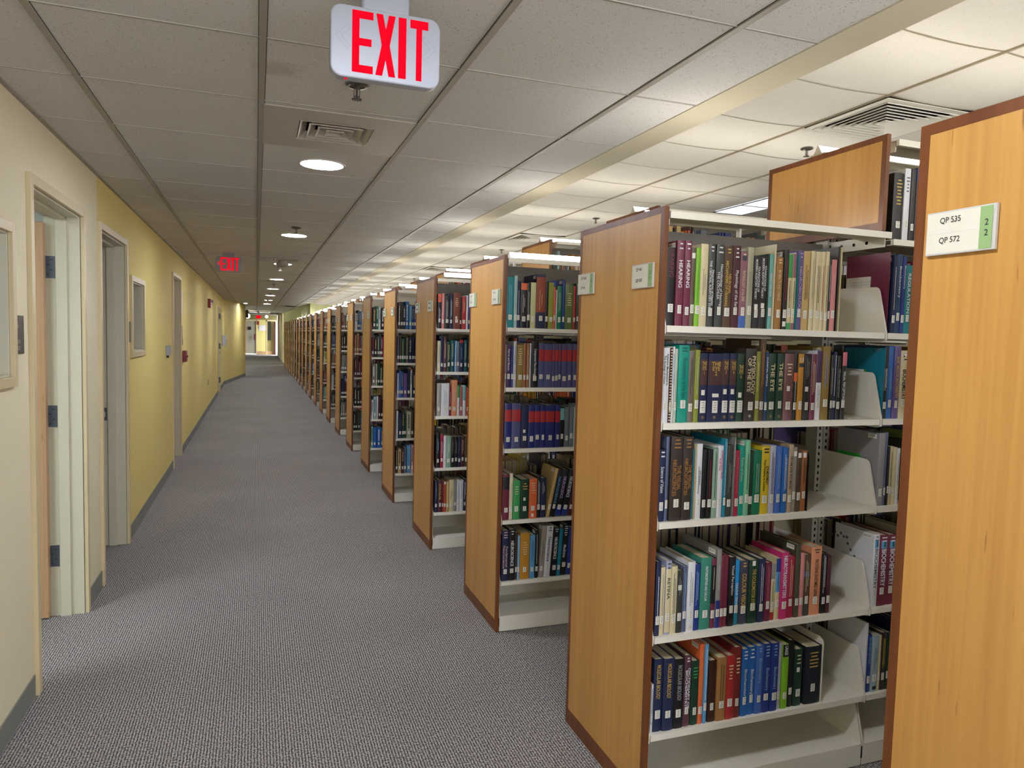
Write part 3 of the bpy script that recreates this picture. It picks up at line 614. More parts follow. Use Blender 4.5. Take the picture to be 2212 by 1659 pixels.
def post_mesh(h, det):
    m = MB(); m.box(-.03, -.002, DEP/2-.03, DEP/2+.03, 0, h); m.box(.002, .03, DEP/2-.03, DEP/2+.03, 0, h)
    if det:
        for k in range(int((h-.1)/.0254)):
            z = .08+k*.0254
            for x in (-.020, .012):
                m.box(x, x+.008, DEP/2-.0305, DEP/2-.0295, z, z+.012, 1)
    return m.fix(m.mesh('upright', [POST, SLOT]))
def canopy_mesh(z):
    m = MB()
    for s in (0, 1):
        f = (lambda y: y) if s == 0 else (lambda y: DEP-y)
        a = sorted((f(0), f(.012))); m.box(.006, BW-.002, a[0], a[1], z-.022, z)
        a = sorted((f(.01), f(.17))); m.box(.006, BW-.002, a[0], a[1], z-.004, z-.001)
    m.box(.03, BW-.03, DEP/2-.006, DEP/2+.006, z-.10, z-.012, 1)
    m.box(BW-.012, BW-.009, .02, DEP-.02, z-.05, z-.005); m.box(.012, .015, .02, DEP-.02, z-.04, z-.005)
    for y in (.1, .16, .22): m.lathe([(0, -.002), (.006, -.002), (.006, 0), (0, 0)], (BW-.012, y, z-.028), 10, 2, 'x')
    return m.fix(m.mesh('canopy', [PAINT, PAINT_DK, SLOT]))
CAN1, CAN2 = canopy_mesh(1.963), canopy_mesh(2.288)
def base_mesh():
    m = MB(); m.box(.003, BW-.003, .0, .008, .004, ZB); m.box(.003, BW-.003, DEP-.008, DEP, .004, ZB); m.box(.003, BW-.003, .008, DEP-.008, ZB-.004, ZB)
    m.box(.01, BW-.01, DEP/2-.01, DEP/2+.01, ZB, .262)
    m.box(0, .004, .0, .003, .03, ZB-.01, 1); m.box(BW-.004, BW, .0, .003, .03, ZB-.01, 1)
    return m.fix(m.mesh('base_shelf', [PAINT, SLOT]))
BASE = base_mesh()
def panel_meshes(z0, z1, bot):
    a = MB(); T = .0167; s = .0205
    a.box(.0008, T-.0008, s, DEP-s, z0+bot, z1-s); a = a.fix(a.mesh('end_panel', [BIRCH]))
    t = MB(); t.box(0, T, 0, s, z0, z1); t.box(0, T, DEP-s, DEP, z0, z1); t.box(0, T, s, DEP-s, z1-s, z1); t.box(0, T, s, DEP-s, z0, z0+bot)
    t = t.fix(t.mesh('panel_edging', [CHERRY])); return a, t
PA, PT = panel_meshes(0, HP, .064); QA, QT = panel_meshes(1.966, 2.30, .03)
P1, P2, P1S, P2S = post_mesh(1.955, True), post_mesh(2.28, True), post_mesh(1.955, False), post_mesh(2.28, False)
CARD = noisy('sign card', 'dbd7c6', (20, 20, 20), .03, .6); GREENS = noisy('green strip', '8fae72', (20, 20, 20), .04, .6); SINK = mat('sign ink', '23201d', .6)
HOLD = noisy('sign holder', 'c6c4bf', (9, 9, 9), .03, .3)
def sign(parent, y, l1, l2, d1, d2, small=False):
    """y is the near edge of the sign in the parent's frame; faces the corridor"""
    w, h = .134, .079
    o = MB().box(-.0065, 0, y, y+w, 1.728, 1.728+h).obj('label_holder', HOLD, parent, bevel=.001)
    xs_ = -.0072
    c = MB(); c.quad((xs_, y+.029, 1.731), (xs_, y+w-.002, 1.731), (xs_, y+w-.002, 1.804), (xs_, y+.029, 1.804)); c.quad((xs_-.0002, y+.030, 1.7665), (xs_-.0002, y+w-.004, 1.7665), (xs_-.0002, y+w-.004, 1.7670), (xs_-.0002, y+.030, 1.7670), 1)
    link('card', c.mesh('card', [CARD, HOLD]), o)
    c = MB(); c.quad((xs_, y+.006, 1.731), (xs_, y+.029, 1.731), (xs_, y+.029, 1.804), (xs_, y+.006, 1.804)); link('green_strip', c.mesh('green_strip', [GREENS]), o)
    t = MB(); x = xs_-.0004
    def tx(s, yy, zz, hh): add_text(t, s, (x, yy, zz), (0, -1, 0), (0, 0, 1), hh*text_data(s, .012)[2]*.92, hh, 0, .012)
    if not small:
        for s, z in ((l1, 1.783), (l2, 1.747)): tx(s, y+.106, z, .0125)
        for s, z in ((d1, 1.771), (d2, 1.753)):
            if s: tx(s, y+.0195, z, .011)
    else:
        for z in (1.785, 1.75): t.quad((x, y+.1, z), (x, y+.055, z), (x, y+.055, z+.01), (x, y+.1, z+.01))
    link('lettering', t.mesh('lettering', [SINK]), o)
NB = 3
LBL = ['nearest bookcase, only its wooden end panel signed QP 535 and QP 572 showing', 'second bookcase from the camera, end panel signed QP 461 and QP 535',
 'third bookcase from the camera, standing behind the QP 461 bookcase']
def bookcase(i):
    lab = LBL[i] if i < 3 else 'double sided bookcase with wooden end panel, %s from the camera' % ORD[i]
    y0 = yr(i); root = empty('bookcase', (1.19, y0, 0), lab, 'bookcase', 'bookcases lining the corridor')
    link('end_panel', PA, root); link('panel_edging', PT, root)
    dx = X0-1.19-.003
    if i == 0: sign(root, DEP-.165, 'QP 535', 'QP 572', '2', '2')
    elif i == 1: sign(root, .046, 'QP 461', 'QP 535', '2', '1'); sign(root, DEP-.138, 'QP 364.5', 'QP 461', '2', '1')
    elif i == 2: sign(root, .046, 'QP 111', 'QP 364.5', '1', '2'); sign(root, DEP-.138, 'QP 82', 'QP 111', '', '')
    else: sign(root, .046, '', '', '', '', True); sign(root, DEP-.138, '', '', '', '', True)
    det = 1 <= i <= 3
    if det:
        for b in range(NB):
            bx = dx+BW*b
            link('canopy', CAN1 if b == 0 else CAN2, root, (bx, 0, 0)); bs = link('base_shelf', BASE, root, (bx, 0, 0)); [link('bracket', q, bs, (xx, 0, ZB)) for q in (BRK, BRK_B) for xx in (.0045, BW-.0045)]
            link('upright', P1 if b == 0 else P2, root, (bx-(0 if b else -.035), 0, 0))
            for z in Z+([ZT] if b else []):
                for sm, bm_ in ((SHELF, BRK), (SHELF_B, BRK_B)):
                    s = link('shelf', sm, root, (bx, 0, z))
                    if z != ZT: link('bracket', bm_, s, (.0022, 0, 0)); link('bracket', bm_, s, (BW-.0022, 0, 0))
            for bm_ in (BRK, BRK_B):
                pass
        link('upright', P2, root, (dx+BW*NB-.03, 0, 0))
        link('upper_end_panel', QA, root, (dx+BW-.049, 0, 0)); link('upper_panel_edging', QT, root, (dx+BW-.049, 0, 0))
    else:
        m = MB()
        def addm(me, off):
            n = len(m.v); m.v += [(v.co.x+off[0], v.co.y+off[1], v.co.z+off[2]) for v in me.vertices]
            for p in me.polygons: m.f.append(tuple(n+q for q in p.vertices)); m.m.append(0); m.c.append(None)
        for b in range(NB):
            bx = dx+BW*b; addm(CAN1 if b == 0 else CAN2, (bx, 0, 0)); addm(BASE, (bx, 0, 0)); addm(P1S if b == 0 else P2S, (bx-(0 if b else -.035), 0, 0))
            for z in Z+([ZT] if b else []): addm(SHELF, (bx, 0, z)); addm(SHELF_B, (bx, 0, z)); addm(BRK, (bx+.002, 0, z)); addm(BRK_B, (bx+.002, 0, z)); addm(BRK, (bx+BW-.002, 0, z))
        if FAR[0] is None: FAR[0] = m.mesh('shelving', [PAINT])
        link('shelving', FAR[0], root); link('upper_end_panel', QA, root, (dx+BW-.049, 0, 0)); link('upper_panel_edging', QT, root, (dx+BW-.049, 0, 0))
    # uplights standing on the bookcase tops
    return root
FAR = [None]
NR = 23
for i in range(NR): bookcase(i)
def ul_mesh(L, m):
    h = MB(); h.box(0, L, -.04, .04, 0, .005); h.prism([(-.022, .005), (.022, .005), (0, .041)], 'x', 0, .004); h.prism([(-.022, .005), (.022, .005), (0, .041)], 'x', L-.004, L)
    for x in (.03, L-.04): h.box(x, x+.01, -.01, .01, -.042, 0)
    d = MB(); d.prism([(-.0195, .006), (.0195, .006), (0, .039)], 'x', .004, L-.004); return h.fix(h.mesh('housing', [PAINT])), d.fix(d.mesh('lens', [m]))
U1, U2 = ul_mesh(.46, UPL1), ul_mesh(1.78, UPL2)
for i in range(NR):
    for (hm, lm), x, z in ((U1, 1.36, 2.0045), (U2, 2.15, 2.3295)):
        o = empty('stack_uplight', (x, yr(i)+.42, z), 'pale strip uplight lying along the top of a bookcase', 'light', 'uplights on the bookcase tops')
        link('housing', hm, o); link('lens', lm, o)
# ---------------------------------------------------------------- books
SHN = {0: 'top', 1: 'second', 2: 'third', 3: 'fourth', 4: 'lowest', -1: 'raised'}
RGN = {1: 'second', 2: 'third', 3: 'fourth'}
NBOOK = 0
def strip(mb, w, bul, xa, xb, z0, z1, off, mi=0, n=4):
    """a strip of the rounded spine between xa and xb, z0 and z1, standing off by off"""
    f = lambda x: -bul*(1-(2*x/w-1)**2)-off
    for k in range(n):
        a = xa+(xb-xa)*k/n; b = xa+(xb-xa)*(k+1)/n
        mb.quad((a, f(a), z0), (b, f(b), z0), (b, f(b), z1), (a, f(a), z1), mi)
def dashes(mb, rng, w, bul, h, f0, f1, horiz, mi=0):
    y = -bul-.0007
    if horiz:
        z = h*(1-f0); n = max(2, int((f1-f0)*h/.011))
        for k in range(n):
            ww = w*rng.uniform(.3, .6); zz = z-(f1-f0)*h*k/n
            mb.quad((w/2-ww/2, y, zz-.0045), (w/2+ww/2, y, zz-.0045), (w/2+ww/2, y, zz), (w/2-ww/2, y, zz), mi)
    else:
        cols = [w*.5] if w < .02 else [w*.38, w*.62]; t = min(.0012, w*.09)
        for j, c in enumerate(cols):
            z = h*(1-f0)-rng.uniform(0, .02)*j; end = h*(1-f1)+rng.uniform(0, .03)*j
            while z > end:
                l = rng.uniform(.002, .007); mb.quad((c-t, y, z-l), (c+t, y, z-l), (c+t, y, z), (c-t, y, z), mi); z -= l+.0012
def a_book(x, w, h, cn, title, tcol, mode, f0, f1, extras, loc, label, group, rng, sign_side=1):
    global NBOOK
    NBOOK += 1
    w -= .0006; thin = w < .009
    bul = 0 if thin else min(.003, .001+.04*w); dep = min(.262, max(.135, h*.70+rng.uniform(-.01, .02)))
    o = empty('book', loc, label, 'book', group)
    gloss = rng.choice([.3, .38, .5, .6])
    cm = bookmat(cn, gloss); b = MB(); t = .0022 if w > .014 else .0009
    n = 1 if thin else 6; f = lambda q: -bul*(1-(2*q/w-1)**2)
    for k in range(n):
        a, c = w*k/n, w*(k+1)/n
        b.quad((a, f(a), 0), (c, f(c), 0), (c, f(c), h), (a, f(a), h)); b.quad((a, f(a)+t, h), (c, f(c)+t, h), (c, f(c)+t, 0), (a, f(a)+t, 0))
        b.quad((a, f(a), h), (c, f(c), h), (c, f(c)+t, h), (a, f(a)+t, h)); b.quad((a, f(a)+t, 0), (c, f(c)+t, 0), (c, f(c), 0), (a, f(a), 0))
    b.box(0, t, 0, dep, 0, h); b.box(w-t, w, 0, dep, 0, h)
    link('cover', b.mesh('cover', [cm]), o)
    ins = .0035 if w > .014 else .0005
    pg = MB(); pg.box(t, w-t, t, dep-ins*1.3, ins, h-ins); link('page_block', pg.mesh('page_block', [PAPER]), o)
    ex = dict()
    for e in (extras or '').split(';'):
        e = e.strip()
        if not e: continue
        k = e.split(' ')[0]; key = ''.join(ch for ch in k if not ch.isdigit() and ch != '.'); num = k[len(key):]
        ex[key] = (num, ' '.join(e.split(' ')[1:]))
    def band(name, z0, z1, c):
        m = MB(); strip(m, w, bul, .0003, w-.0003, z0, z1, .00035); link(name, m.mesh(name, [inkmat(c)]), o)
    if 'top' in ex: band('top_band', h*(1-float(ex['top'][0])), h, ex['top'][1])
    if 'bot' in ex: band('bottom_band', 0, h*float(ex['bot'][0]), ex['bot'][1])
    if 'mid' in ex:
        u, v = ['.'+q for q in ex['mid'][0].split('.')[1:]]; band('spine_band', h*(1-float(v)), h*(1-float(u)), ex['mid'][1])
    if 'red band' in cn: band('spine_band', h*.60, h*.86, 'red')
    yy = -bul-.0009
    if title:
        m = MB(); horiz = mode == 'h'; L = (f1-f0)*h
        tx = {'THE EYE 1': 'THE\nEYE\n1', 'THE EYE 2': 'THE\nEYE\n2', 'THE EYE 3': 'THE\nEYE\n3', 'THE EYE 4': 'THE\nEYE\n4', 'THE EYE 6': 'THE\nEYE\n6', 'PHYSIOLOGY OF THE EYE': 'PHYSIOLOGY\nOF THE EYE',
              'Adaptive Mechanisms in': 'Adaptive Mechanisms in\nThe Ecology of Vision', 'THE VISUAL NEUROSCIENCES': 'THE VISUAL\nNEUROSCIENCES', 'THE CENTRAL AUDITORY SYSTEM': 'Neurobiology of Hearing\nTHE CENTRAL AUDITORY SYSTEM',
              'MODELS AUDITORY THEORY': 'FOUNDATIONS OF\nMODERN AUDITORY THEORY', 'Fundamental Neuroscience': 'Fundamental\nNeuroscience', 'MECHANISMS OF HEARING': 'NEURONAL\nMECHANISMS OF HEARING',
              'DICTIONARY OF BIOCHEMISTRY': 'DICTIONARY OF\nBIOCHEMISTRY', 'EYE MOVEMENT': 'EYE MOVEMENT\nFrom Physiology to Cognition', 'Neurobiology of Hearing': 'Neurobiology of Hearing:\nTHE COCHLEA', 'UNDERSTANDING VISION': 'UNDERSTANDING VISION\nRoger West'}.get(title, title)
        bold = .02 if title.isupper() else .008
        a = text_data(tx, bold)[2]
        if horiz:
            hh = L; ww = min(w*.62, hh*a*1.3); hh = min(hh, ww/a*1.9); add_text(m, tx, ((w-ww)/2, yy, h*(1-f0)-hh), (1, 0, 0), (0, 0, 1), ww, hh, 0, bold)
        else:
            hh = min(w*(.72 if '\n' in tx else .52), L/a*1.8); add_text(m, tx, ((w-hh)/2, yy, h*(1-f0)), (0, 0, -1), (1, 0, 0), L, hh, 0, bold)
        link('title_lettering', m.mesh('title_lettering', [inkmat(tcol)]), o)
        if mode == 'v' and w > .02 and f0 > .15:
            m = MB(); dashes(m, rng, w, bul, h, .03, f0*.6, True); link('author_lines', m.mesh('author_lines', [inkmat(tcol)]), o)
    elif tcol and f1 > f0:
        m = MB(); dashes(m, rng, w, bul, h, f0, f1, mode == 'h'); link('title_lettering', m.mesh('title_lettering', [inkmat(tcol)]), o)
    elif mode == 'h' and 'dash' in ex:
        m = MB(); dashes(m, rng, w, bul, h, f0, f1, True); link('title_lettering', m.mesh('title_lettering', [inkmat('gold' if 'black' in cn else 'cream')]), o)
    if 'sq' in ex:
        fz = h*(1-float(ex['sq'][0])); s = min(.013, w*.8); c = w*.45
        m = MB(); strip(m, w, bul, c-s/2, c+s/2, fz-.0085, fz+.0085, .0008); link('blank_sticker', m.mesh('blank_sticker', [LABEL]), o)
    if 'sqw' in ex:
        fz = h*(1-float(ex['sqw'][0])); m = MB(); strip(m, w, bul, w*.3, w*.75, fz-.006, fz+.006, .0008); link('blank_sticker', m.mesh('blank_sticker', [LABEL]), o)
    if 'logo' in ex:
        m = MB(); r = min(.0052, w*.3)
        for k in range(20):
            a0, a1 = 2*math.pi*k/20, 2*math.pi*(k+1)/20
            P = lambda rr, a: (w*.5+rr*math.cos(a), yy, .0155+rr*math.sin(a))
            m.quad(P(r*.88, a0), P(r*.88, a1), P(r, a1), P(r, a0))
        m.quad((w*.5-r*.6, yy, .0155-r*.6), (w*.5-r*.35, yy, .0155-r*.6), (w*.5+r*.2, yy, .0155+r*.7), (w*.5, yy, .0155+r*.7)); m.quad((w*.5, yy, .0155+r*.7), (w*.5+r*.2, yy, .0155+r*.7), (w*.5+r*.55, yy, .0155-r*.6), (w*.5+r*.3, yy, .0155-r*.6))
        link('emblem', m.mesh('emblem', [inkmat('gold')]), o)
    if 'dot' in ex:
        m = MB(); m.lathe([(0, 0), (.0052, 0), (.0052, .0006), (0, .0006)], (w*.5, yy, .018), 16, 0, 'y'); link('emblem', m.mesh('emblem', [inkmat('silver')]), o)
    if 'oval' in ex:
        m = MB(); m.prism([(w*.5+w*.36*math.cos(a), h*.915+.009*math.sin(a)) for a in [2*math.pi*k/18 for k in range(18)]], 'y', yy, yy+.0004); link('emblem', m.mesh('emblem', [inkmat('dark slate')]), o)
    if 'pic' in ex:
        m = MB(); strip(m, w, bul, w*.2, w*.8, h*.81, h*.92, .0005); strip(m, w, bul, w*.45, w*.7, h*.83, h*.9, .0008, 1); link('cover_picture', m.mesh('cover_picture', [inkmat('sky blue'), inkmat('dark teal')]), o)
    if 'box' in ex:
        m = MB(); strip(m, w, bul, w*.25, w*.8, h*.04, h*.1, .0009); link('black_box', m.mesh('black_box', [SLOT]), o)
    if 'spiral' in ex:
        m = MB()
        for k in range(int(h/.009)): m.box(w*.15, w*.85, -.0025, 0, .006+k*.009, .0095+k*.009)
        link('spiral_binding', m.mesh('spiral_binding', [inkmat('cream')]), o)
    if 'slip' in ex:
        z1 = float(ex['slip'][0]); gm = ex['slip'][1]; m = MB(); X_ = -.0005
        m.quad((X_, .195, z1-.075), (X_, .08, z1-.075), (X_, .08, z1), (X_, .195, z1))
        for k in range(5): z = z1-.018-k*.011; m.quad((X_-.0002, .19, z-.0006), (X_-.0002, .085, z-.0006), (X_-.0002, .085, z), (X_-.0002, .19, z), 1)
        for yl in (.12, .155): m.quad((X_-.0002, yl+.0006, z1-.07), (X_-.0002, yl, z1-.07), (X_-.0002, yl, z1-.014), (X_-.0002, yl+.0006, z1-.014), 1)
        if gm == 'top': m.quad((X_-.0003, .195, z1-.012), (X_-.0003, .08, z1-.012), (X_-.0003, .08, z1), (X_-.0003, .195, z1), 2)
        if gm == 'side': m.quad((X_-.0003, .09, z1-.075), (X_-.0003, .08, z1-.075), (X_-.0003, .08, z1), (X_-.0003, .09, z1), 2)
        link('date_due_slip', m.mesh('date_due_slip', [LABEL, INK, inkmat('slip green')]), o)
    if 'chain' in ex:
        m = MB(); pts = [(.235, .225), (.215, .235), (.2, .22), (.185, .235), (.17, .222), (.155, .236), (.14, .226), (.125, .228), (.12, .205), (.105, .185), (.085, .165)]
        for (a, b), (c, d) in zip(pts, pts[1:]+[pts[-1]]):
            m.lathe([(0, 0), (.0055, 0), (.0055, -.0003), (0, -.0003)], (-.0002, a, b), 10, 0, 'x')
            m.quad((-.0005, a, b-.0004), (-.0005, c, d-.0004), (-.0005, c, d+.0004), (-.0005, a, b+.0004))
        link('cover_drawing', m.mesh('cover_drawing', [inkmat('slate')]), o)
    if 'lean' in ex:
        th = float(ex['lean'][0]); o.rotation_euler = (0, th, 0); o.location.z += w*math.sin(th)+.0003
    # call number label
    if w > .0075 and 'torn' not in cn:
        lw = min(w*.82, .0135 if w < .03 else .019); lh = rng.uniform(.024, .029); z0 = rng.uniform(.034, .046)
        if mode == 'h' and title.startswith('THE EYE'): lw, lh, z0 = min(w*.8, .021), .04, .03
        c = w*rng.uniform(.47, .55); c = min(max(c, lw/2+.0003), w-lw/2-.0003)
        m = MB(); strip(m, w, bul, c-lw/2, c+lw/2, z0, z0+lh, .0011)
        for k in range(4):
            ll = lw*rng.uniform(.25, .6); z = z0+lh*(.86-.2*k); strip(m, w, bul, c-ll/2, c+ll/2, z-.0018, z, .0014, 1, 2)
        link('call_number_label', m.mesh('call_number_label', [LABEL, INK]), o)
    # library barcode sticker on the left cover, where the photograph shows the cover beside a shorter neighbour
    if h > .25 and w > .012:
        m = MB(); m.quad((-.0004, .05, h-.022), (-.0004, .012, h-.022), (-.0004, .012, h-.006), (-.0004, .05, h-.006))
        for k in range(14): y = .046-k*.0023; m.quad((-.0007, y, h-.016), (-.0007, y-rng.uniform(.0006, .0016), h-.016), (-.0007, y-.001, h-.0085), (-.0007, y, h-.0085), 1)
        link('barcode_sticker', m.mesh('barcode_sticker', [LABEL, INK]), o)
    return o
def a_an(s): return s
def BR(rg, bay, sh, z, txt):
    rng = random.Random(rg*100+bay*10+sh); y = yr(rg)+.013
    rows = [l for l in txt.strip().split('\n') if l]
    for k, l in enumerate(rows):
        q = l.split('|')+['']*10; x, w, h = float(q[0]), float(q[1]), float(q[2]); cn, title, tcol, mode = q[3], q[4], q[5], q[6]
        f0, f1 = float(q[7] or 0), float(q[8] or 0)
        if bay == 2 and x < 2.1325: w = x+w-2.1325; x = 2.1325
        w = max(.0045, w)
        if h > .3: h = .3
        tl = ' '.join(title.split()[:3]); size = 'thick ' if w > .03 else ('thin ' if w < .012 else '')
        where = 'from bay divider' if bay == 2 and sh >= 0 else 'from left'
        lab = '%s%s book%s, %s %s on %s shelf, %s bookcase' % (size if len(cn.split())+len(tl.split()) < 5 else '', cn, (' lettered '+tl) if tl else '', ORD[k], where, SHN[sh], RGN[rg])
        if len(lab.split()) > 16: lab = lab.replace(' lettered '+tl, ' '+tl.split()[0])
        grp = 'books on the %s shelf of the %s bookcase' % (SHN[sh], RGN[rg])
        a_book(x, w, h, cn, title, tcol, mode, f0, f1, q[9], (x, y+rng.uniform(0, .006), z), lab, grp, rng)
BR(1,1,0,1.607,'''
1.218|0.031|0.246|black|HEARING|maroon|v|.03|.38
1.25|0.027|0.269|maroon|HEARING|white|v|.23|.55
1.279|0.025|0.270|maroon|HEARING|white|v|.23|.55
1.307|0.016|0.250|olive brown|||v|.2|.6|sq.1
1.323|0.018|0.251|lime green||green|v|.2|.7
1.342|0.028|0.265|cream||grey|v|.3|.6
1.371|0.026|0.267|charcoal|THE CENTRAL AUDITORY SYSTEM|white|v|.2|.85
1.399|0.03|0.267|charcoal|Neurobiology of Hearing|white|v|.24|.75
1.43|0.032|0.263|brown|MECHANISMS OF HEARING|gold|v|.18|.74
1.462|0.029|0.267|dark maroon|Physiology of the Ear|white|v|.3|.75
1.493|0.028|0.250|mauve|PHYSIOLOGY of the EAR|cream|v|.25|.65|bot.16 blue;oval.08
1.522|0.024|0.266|stone grey||grey|v|.3|.75
1.547|0.027|0.240|black|MODELS AUDITORY THEORY|white|v|.05|.6|sq.7
1.575|0.026|0.239|black|MODELS AUDITORY THEORY|white|v|.03|.58|sq.68
1.602|0.008|0.249|dark green|||v|0|0
1.611|0.015|0.248|aqua|SENSORY HAIR CELLS|white|v|.25|.56
1.627|0.009|0.282|torn cream|||v|0|0
1.638|0.028|0.241|tan|IN HEALTH AND DISEASE|cream|v|.18|.6
1.667|0.019|0.267|black||red|v|.1|.65|sq.93
1.687|0.019|0.253|cream||black|v|.35|.7|top.31 green;bot.09 green
1.707|0.015|0.254|cream||black|v|.35|.7|top.31 mauve;bot.09 mauve
1.723|0.006|0.253|teal|||v|0|0
1.729|0.022|0.269|purple|NEUROBIOLOGY|lilac|v|.2|.8
1.752|0.028|0.268|light tan||brown|v|.18|.6
1.784|0.018|0.271|cream||grey|v|.1|.6
1.803|0.026|0.270|cream||brown|v|.18|.75
1.829|0.015|0.271|cream||red|v|.18|.75
1.844|0.014|0.272|cream||brown|v|.18|.75
1.859|0.011|0.251|black||white|v|.1|.6
1.871|0.022|0.247|pink||pale pink|v|.2|.6
1.895|0.007|0.292|black|||v|0|0
1.903|0.005|0.291|cream|||v|0|0
1.909|0.007|0.292|cream|||v|0|0
''')
BR(1,1,1,1.297,'''
1.212|0.029|0.240|white|Adaptive Mechanisms in|black|v|.08|.5
1.242|0.009|0.239|spiral bound maroon|||v|0|0|spiral
1.251|0.009|0.244|white||blue|v|.1|.5
1.261|0.011|0.237|pale green||grey|v|.3|.75
1.273|0.039|0.249|teal green|Biochemistry of the Eye|dark teal|v|.17|.68
1.313|0.022|0.232|taupe||charcoal|v|.1|.6
1.336|0.018|0.235|olive green||pale green|v|.1|.6
1.355|0.028|0.225|navy|THE EYE 1|gold|h|.12|.32|mid.09.46 umber;sq.57;logo
1.385|0.056|0.224|navy|THE EYE 2|gold|h|.12|.32|mid.1.46 umber;sqw.61;logo
1.442|0.027|0.226|navy|THE EYE 3|gold|h|.12|.32|mid.09.46 umber;sq.56;logo
1.47|0.027|0.226|navy|THE EYE 4|gold|h|.12|.32|mid.09.46 umber;sq.56;logo
1.5|0.029|0.226|dark green|THE EYE 6|gold|h|.17|.4|sq.61
1.53|0.044|0.243|dark brown|PHYSIOLOGY OF THE EYE|cream|v2|.1|.63|dot
1.573|0.018|0.234|olive green||cream|v|.15|.55
1.592|0.021|0.276|brown||tan|v|.05|.6
1.614|0.012|0.235|dark blue|CLINICAL OPTICS|white|v|.08|.5
1.628|0.031|0.228|dark green|THE EYE|cream|v|.15|.56|logo
1.661|0.028|0.229|dark green|THE EYE|cream|v|.14|.55|logo
1.691|0.039|0.229|dusty rose brown|||h|.15|.35|sq.52;dash
1.733|0.016|0.231|black||white|v|.42|.7|mid.29.42 orange
1.75|0.022|0.229|ochre|13|white|h|.06|.12|mid.14.2 charcoal
1.774|0.027|0.225|black||grey|v|.05|.35|sq.52
1.806|0.024|0.229|maroon||cream|v|.12|.6
1.831|0.023|0.241|white||grey|v|.5|.75|top.46 dark purple
1.856|0.033|0.257|gold brown||periwinkle|v|.1|.56
1.891|0.012|0.227|black||cream|v|.2|.6
1.906|0.014|0.238|navy||white|v|.05|.65
1.922|0.017|0.225|black|VISUAL PERCEPTION|grey|v|.2|.65
1.942|0.02|0.238|black|VISUAL PERCEPTION|white|v|.28|.7|top.2 rose
''')
BR(1,1,2,0.976,'''
1.216|0.024|0.235|navy|Science of Vision|white|v|.24|.6
1.241|0.011|0.276|slate blue|||v|0|0
1.257|0.044|0.275|dark brown|THE VISUAL NEUROSCIENCES|tan|v|.27|.7|dash
1.303|0.038|0.274|dark brown|THE VISUAL NEUROSCIENCES|tan|v|.26|.7|dash
1.342|0.008|0.232|teal blue|||v|0|0
1.351|0.006|0.247|cream|||v|0|0
1.357|0.021|0.249|white||black|v|.3|.65
1.38|0.016|0.231|black|||v|0|0
1.398|0.02|0.229|black||red|v|.15|.7
1.419|0.02|0.232|sage green||dark green|v|.05|.7
1.44|0.022|0.241|white|UNDERSTANDING VISION|magenta|v|.06|.46
1.463|0.011|0.264|teal blue||white|v|.05|.7
1.477|0.023|0.242|charcoal||grey|v|.25|.65
1.501|0.007|0.268|grey||white|v|.05|.35
1.509|0.017|0.224|crimson||rose|v|.1|.65
1.528|0.02|0.237|teal green|Facets of Vision|pale green|v|.17|.5
1.548|0.018|0.257|mint green||dark green|v|.18|.65
1.567|0.017|0.220|dark green|||v|0|0
1.584|0.032|0.220|emerald green||pale green|v|.2|.65
1.618|0.034|0.233|yellow|EYE MOVEMENT|black|v|.2|.66
1.653|0.023|0.235|pale lavender||black|v|.1|.7
1.678|0.024|0.232|blue||pale blue|v|.1|.65
1.704|0.022|0.227|bright blue||white|v|.1|.65
1.728|0.019|0.237|tan beige|FROM EYE TO MIND|brown|v|.17|.66
1.75|0.016|0.227|grey|||v|0|0|sq.1
1.767|0.021|0.213|brown||dark brown|v|.2|.7|sq.07
1.789|0.022|0.213|rust brown||dark brown|v|.15|.55|sq.07
''')
BR(1,1,3,0.598,'''
1.22|0.018|0.247|navy||white|v|.2|.8
1.239|0.017|0.226|cream||grey|v|.1|.7
1.257|0.021|0.246|lavender and cream|RETINA|charcoal|v|.23|.52|mid.11.97 cream
1.279|0.022|0.226|cream||slate|v|.1|.7
1.302|0.023|0.209|charcoal||grey|v|.1|.4|sq.27
1.325|0.015|0.222|slate blue||pale blue|v|.1|.7
1.341|0.027|0.236|white||grey|v|.15|.6|logo2
1.369|0.022|0.224|royal blue||pale blue|v|.1|.6
1.393|0.041|0.244|sea green|PHOTORECEPTORS AND CALCIUM|white|v|.12|.6
1.434|0.019|0.240|black||cream|v|.13|.45|top.1 maroon;bot.35 maroon
1.453|0.018|0.270|grey||pale grey|v|.2|.5|bot.35 royal blue
1.471|0.015|0.248|burgundy|||v|0|0
1.487|0.015|0.247|burgundy|||v|0|0
1.503|0.026|0.239|black|Visual Perception|white|v|.12|.55
1.53|0.018|0.225|cyan|COLOUR VISION|white|v|.35|.7|bot.3 teal blue
1.55|0.034|0.221|dark slate|COLOUR VISION|gold|v|.2|.75
1.585|0.039|0.221|dark green|THE OCULOMOTOR SYSTEMS|gold|v|.14|.8|sq.05
1.625|0.028|0.223|navy||white|v|.08|.72
1.655|0.025|0.207|maroon||rose|v|.05|.8
1.681|0.018|0.200|cream||black|v|.32|.8|top.27 grey;bot.14 red
1.7|0.02|0.217|cream||black|v|.25|.5|top.22 royal blue;mid.22.55 sky blue
1.72|0.031|0.237|magenta|NEUROTRANSMITTERS|white|v|.05|.68
1.752|0.029|0.219|crimson||cream|v|.05|.65
1.782|0.02|0.261|dark olive|||v|0|0
1.803|0.017|0.229|pink|||v|0|0
1.821|0.029|0.221|brown||cream|v|.1|.6|bot.18 charcoal;mid.28.36 slate blue
1.852|0.046|0.245|salmon|PROTEINS ENZYMES GENES|brown|v|.18|.75
1.901|0.023|0.219|black||white|v|.03|.65
1.924|0.017|0.208|dark maroon||maroon|v|.1|.6
''')
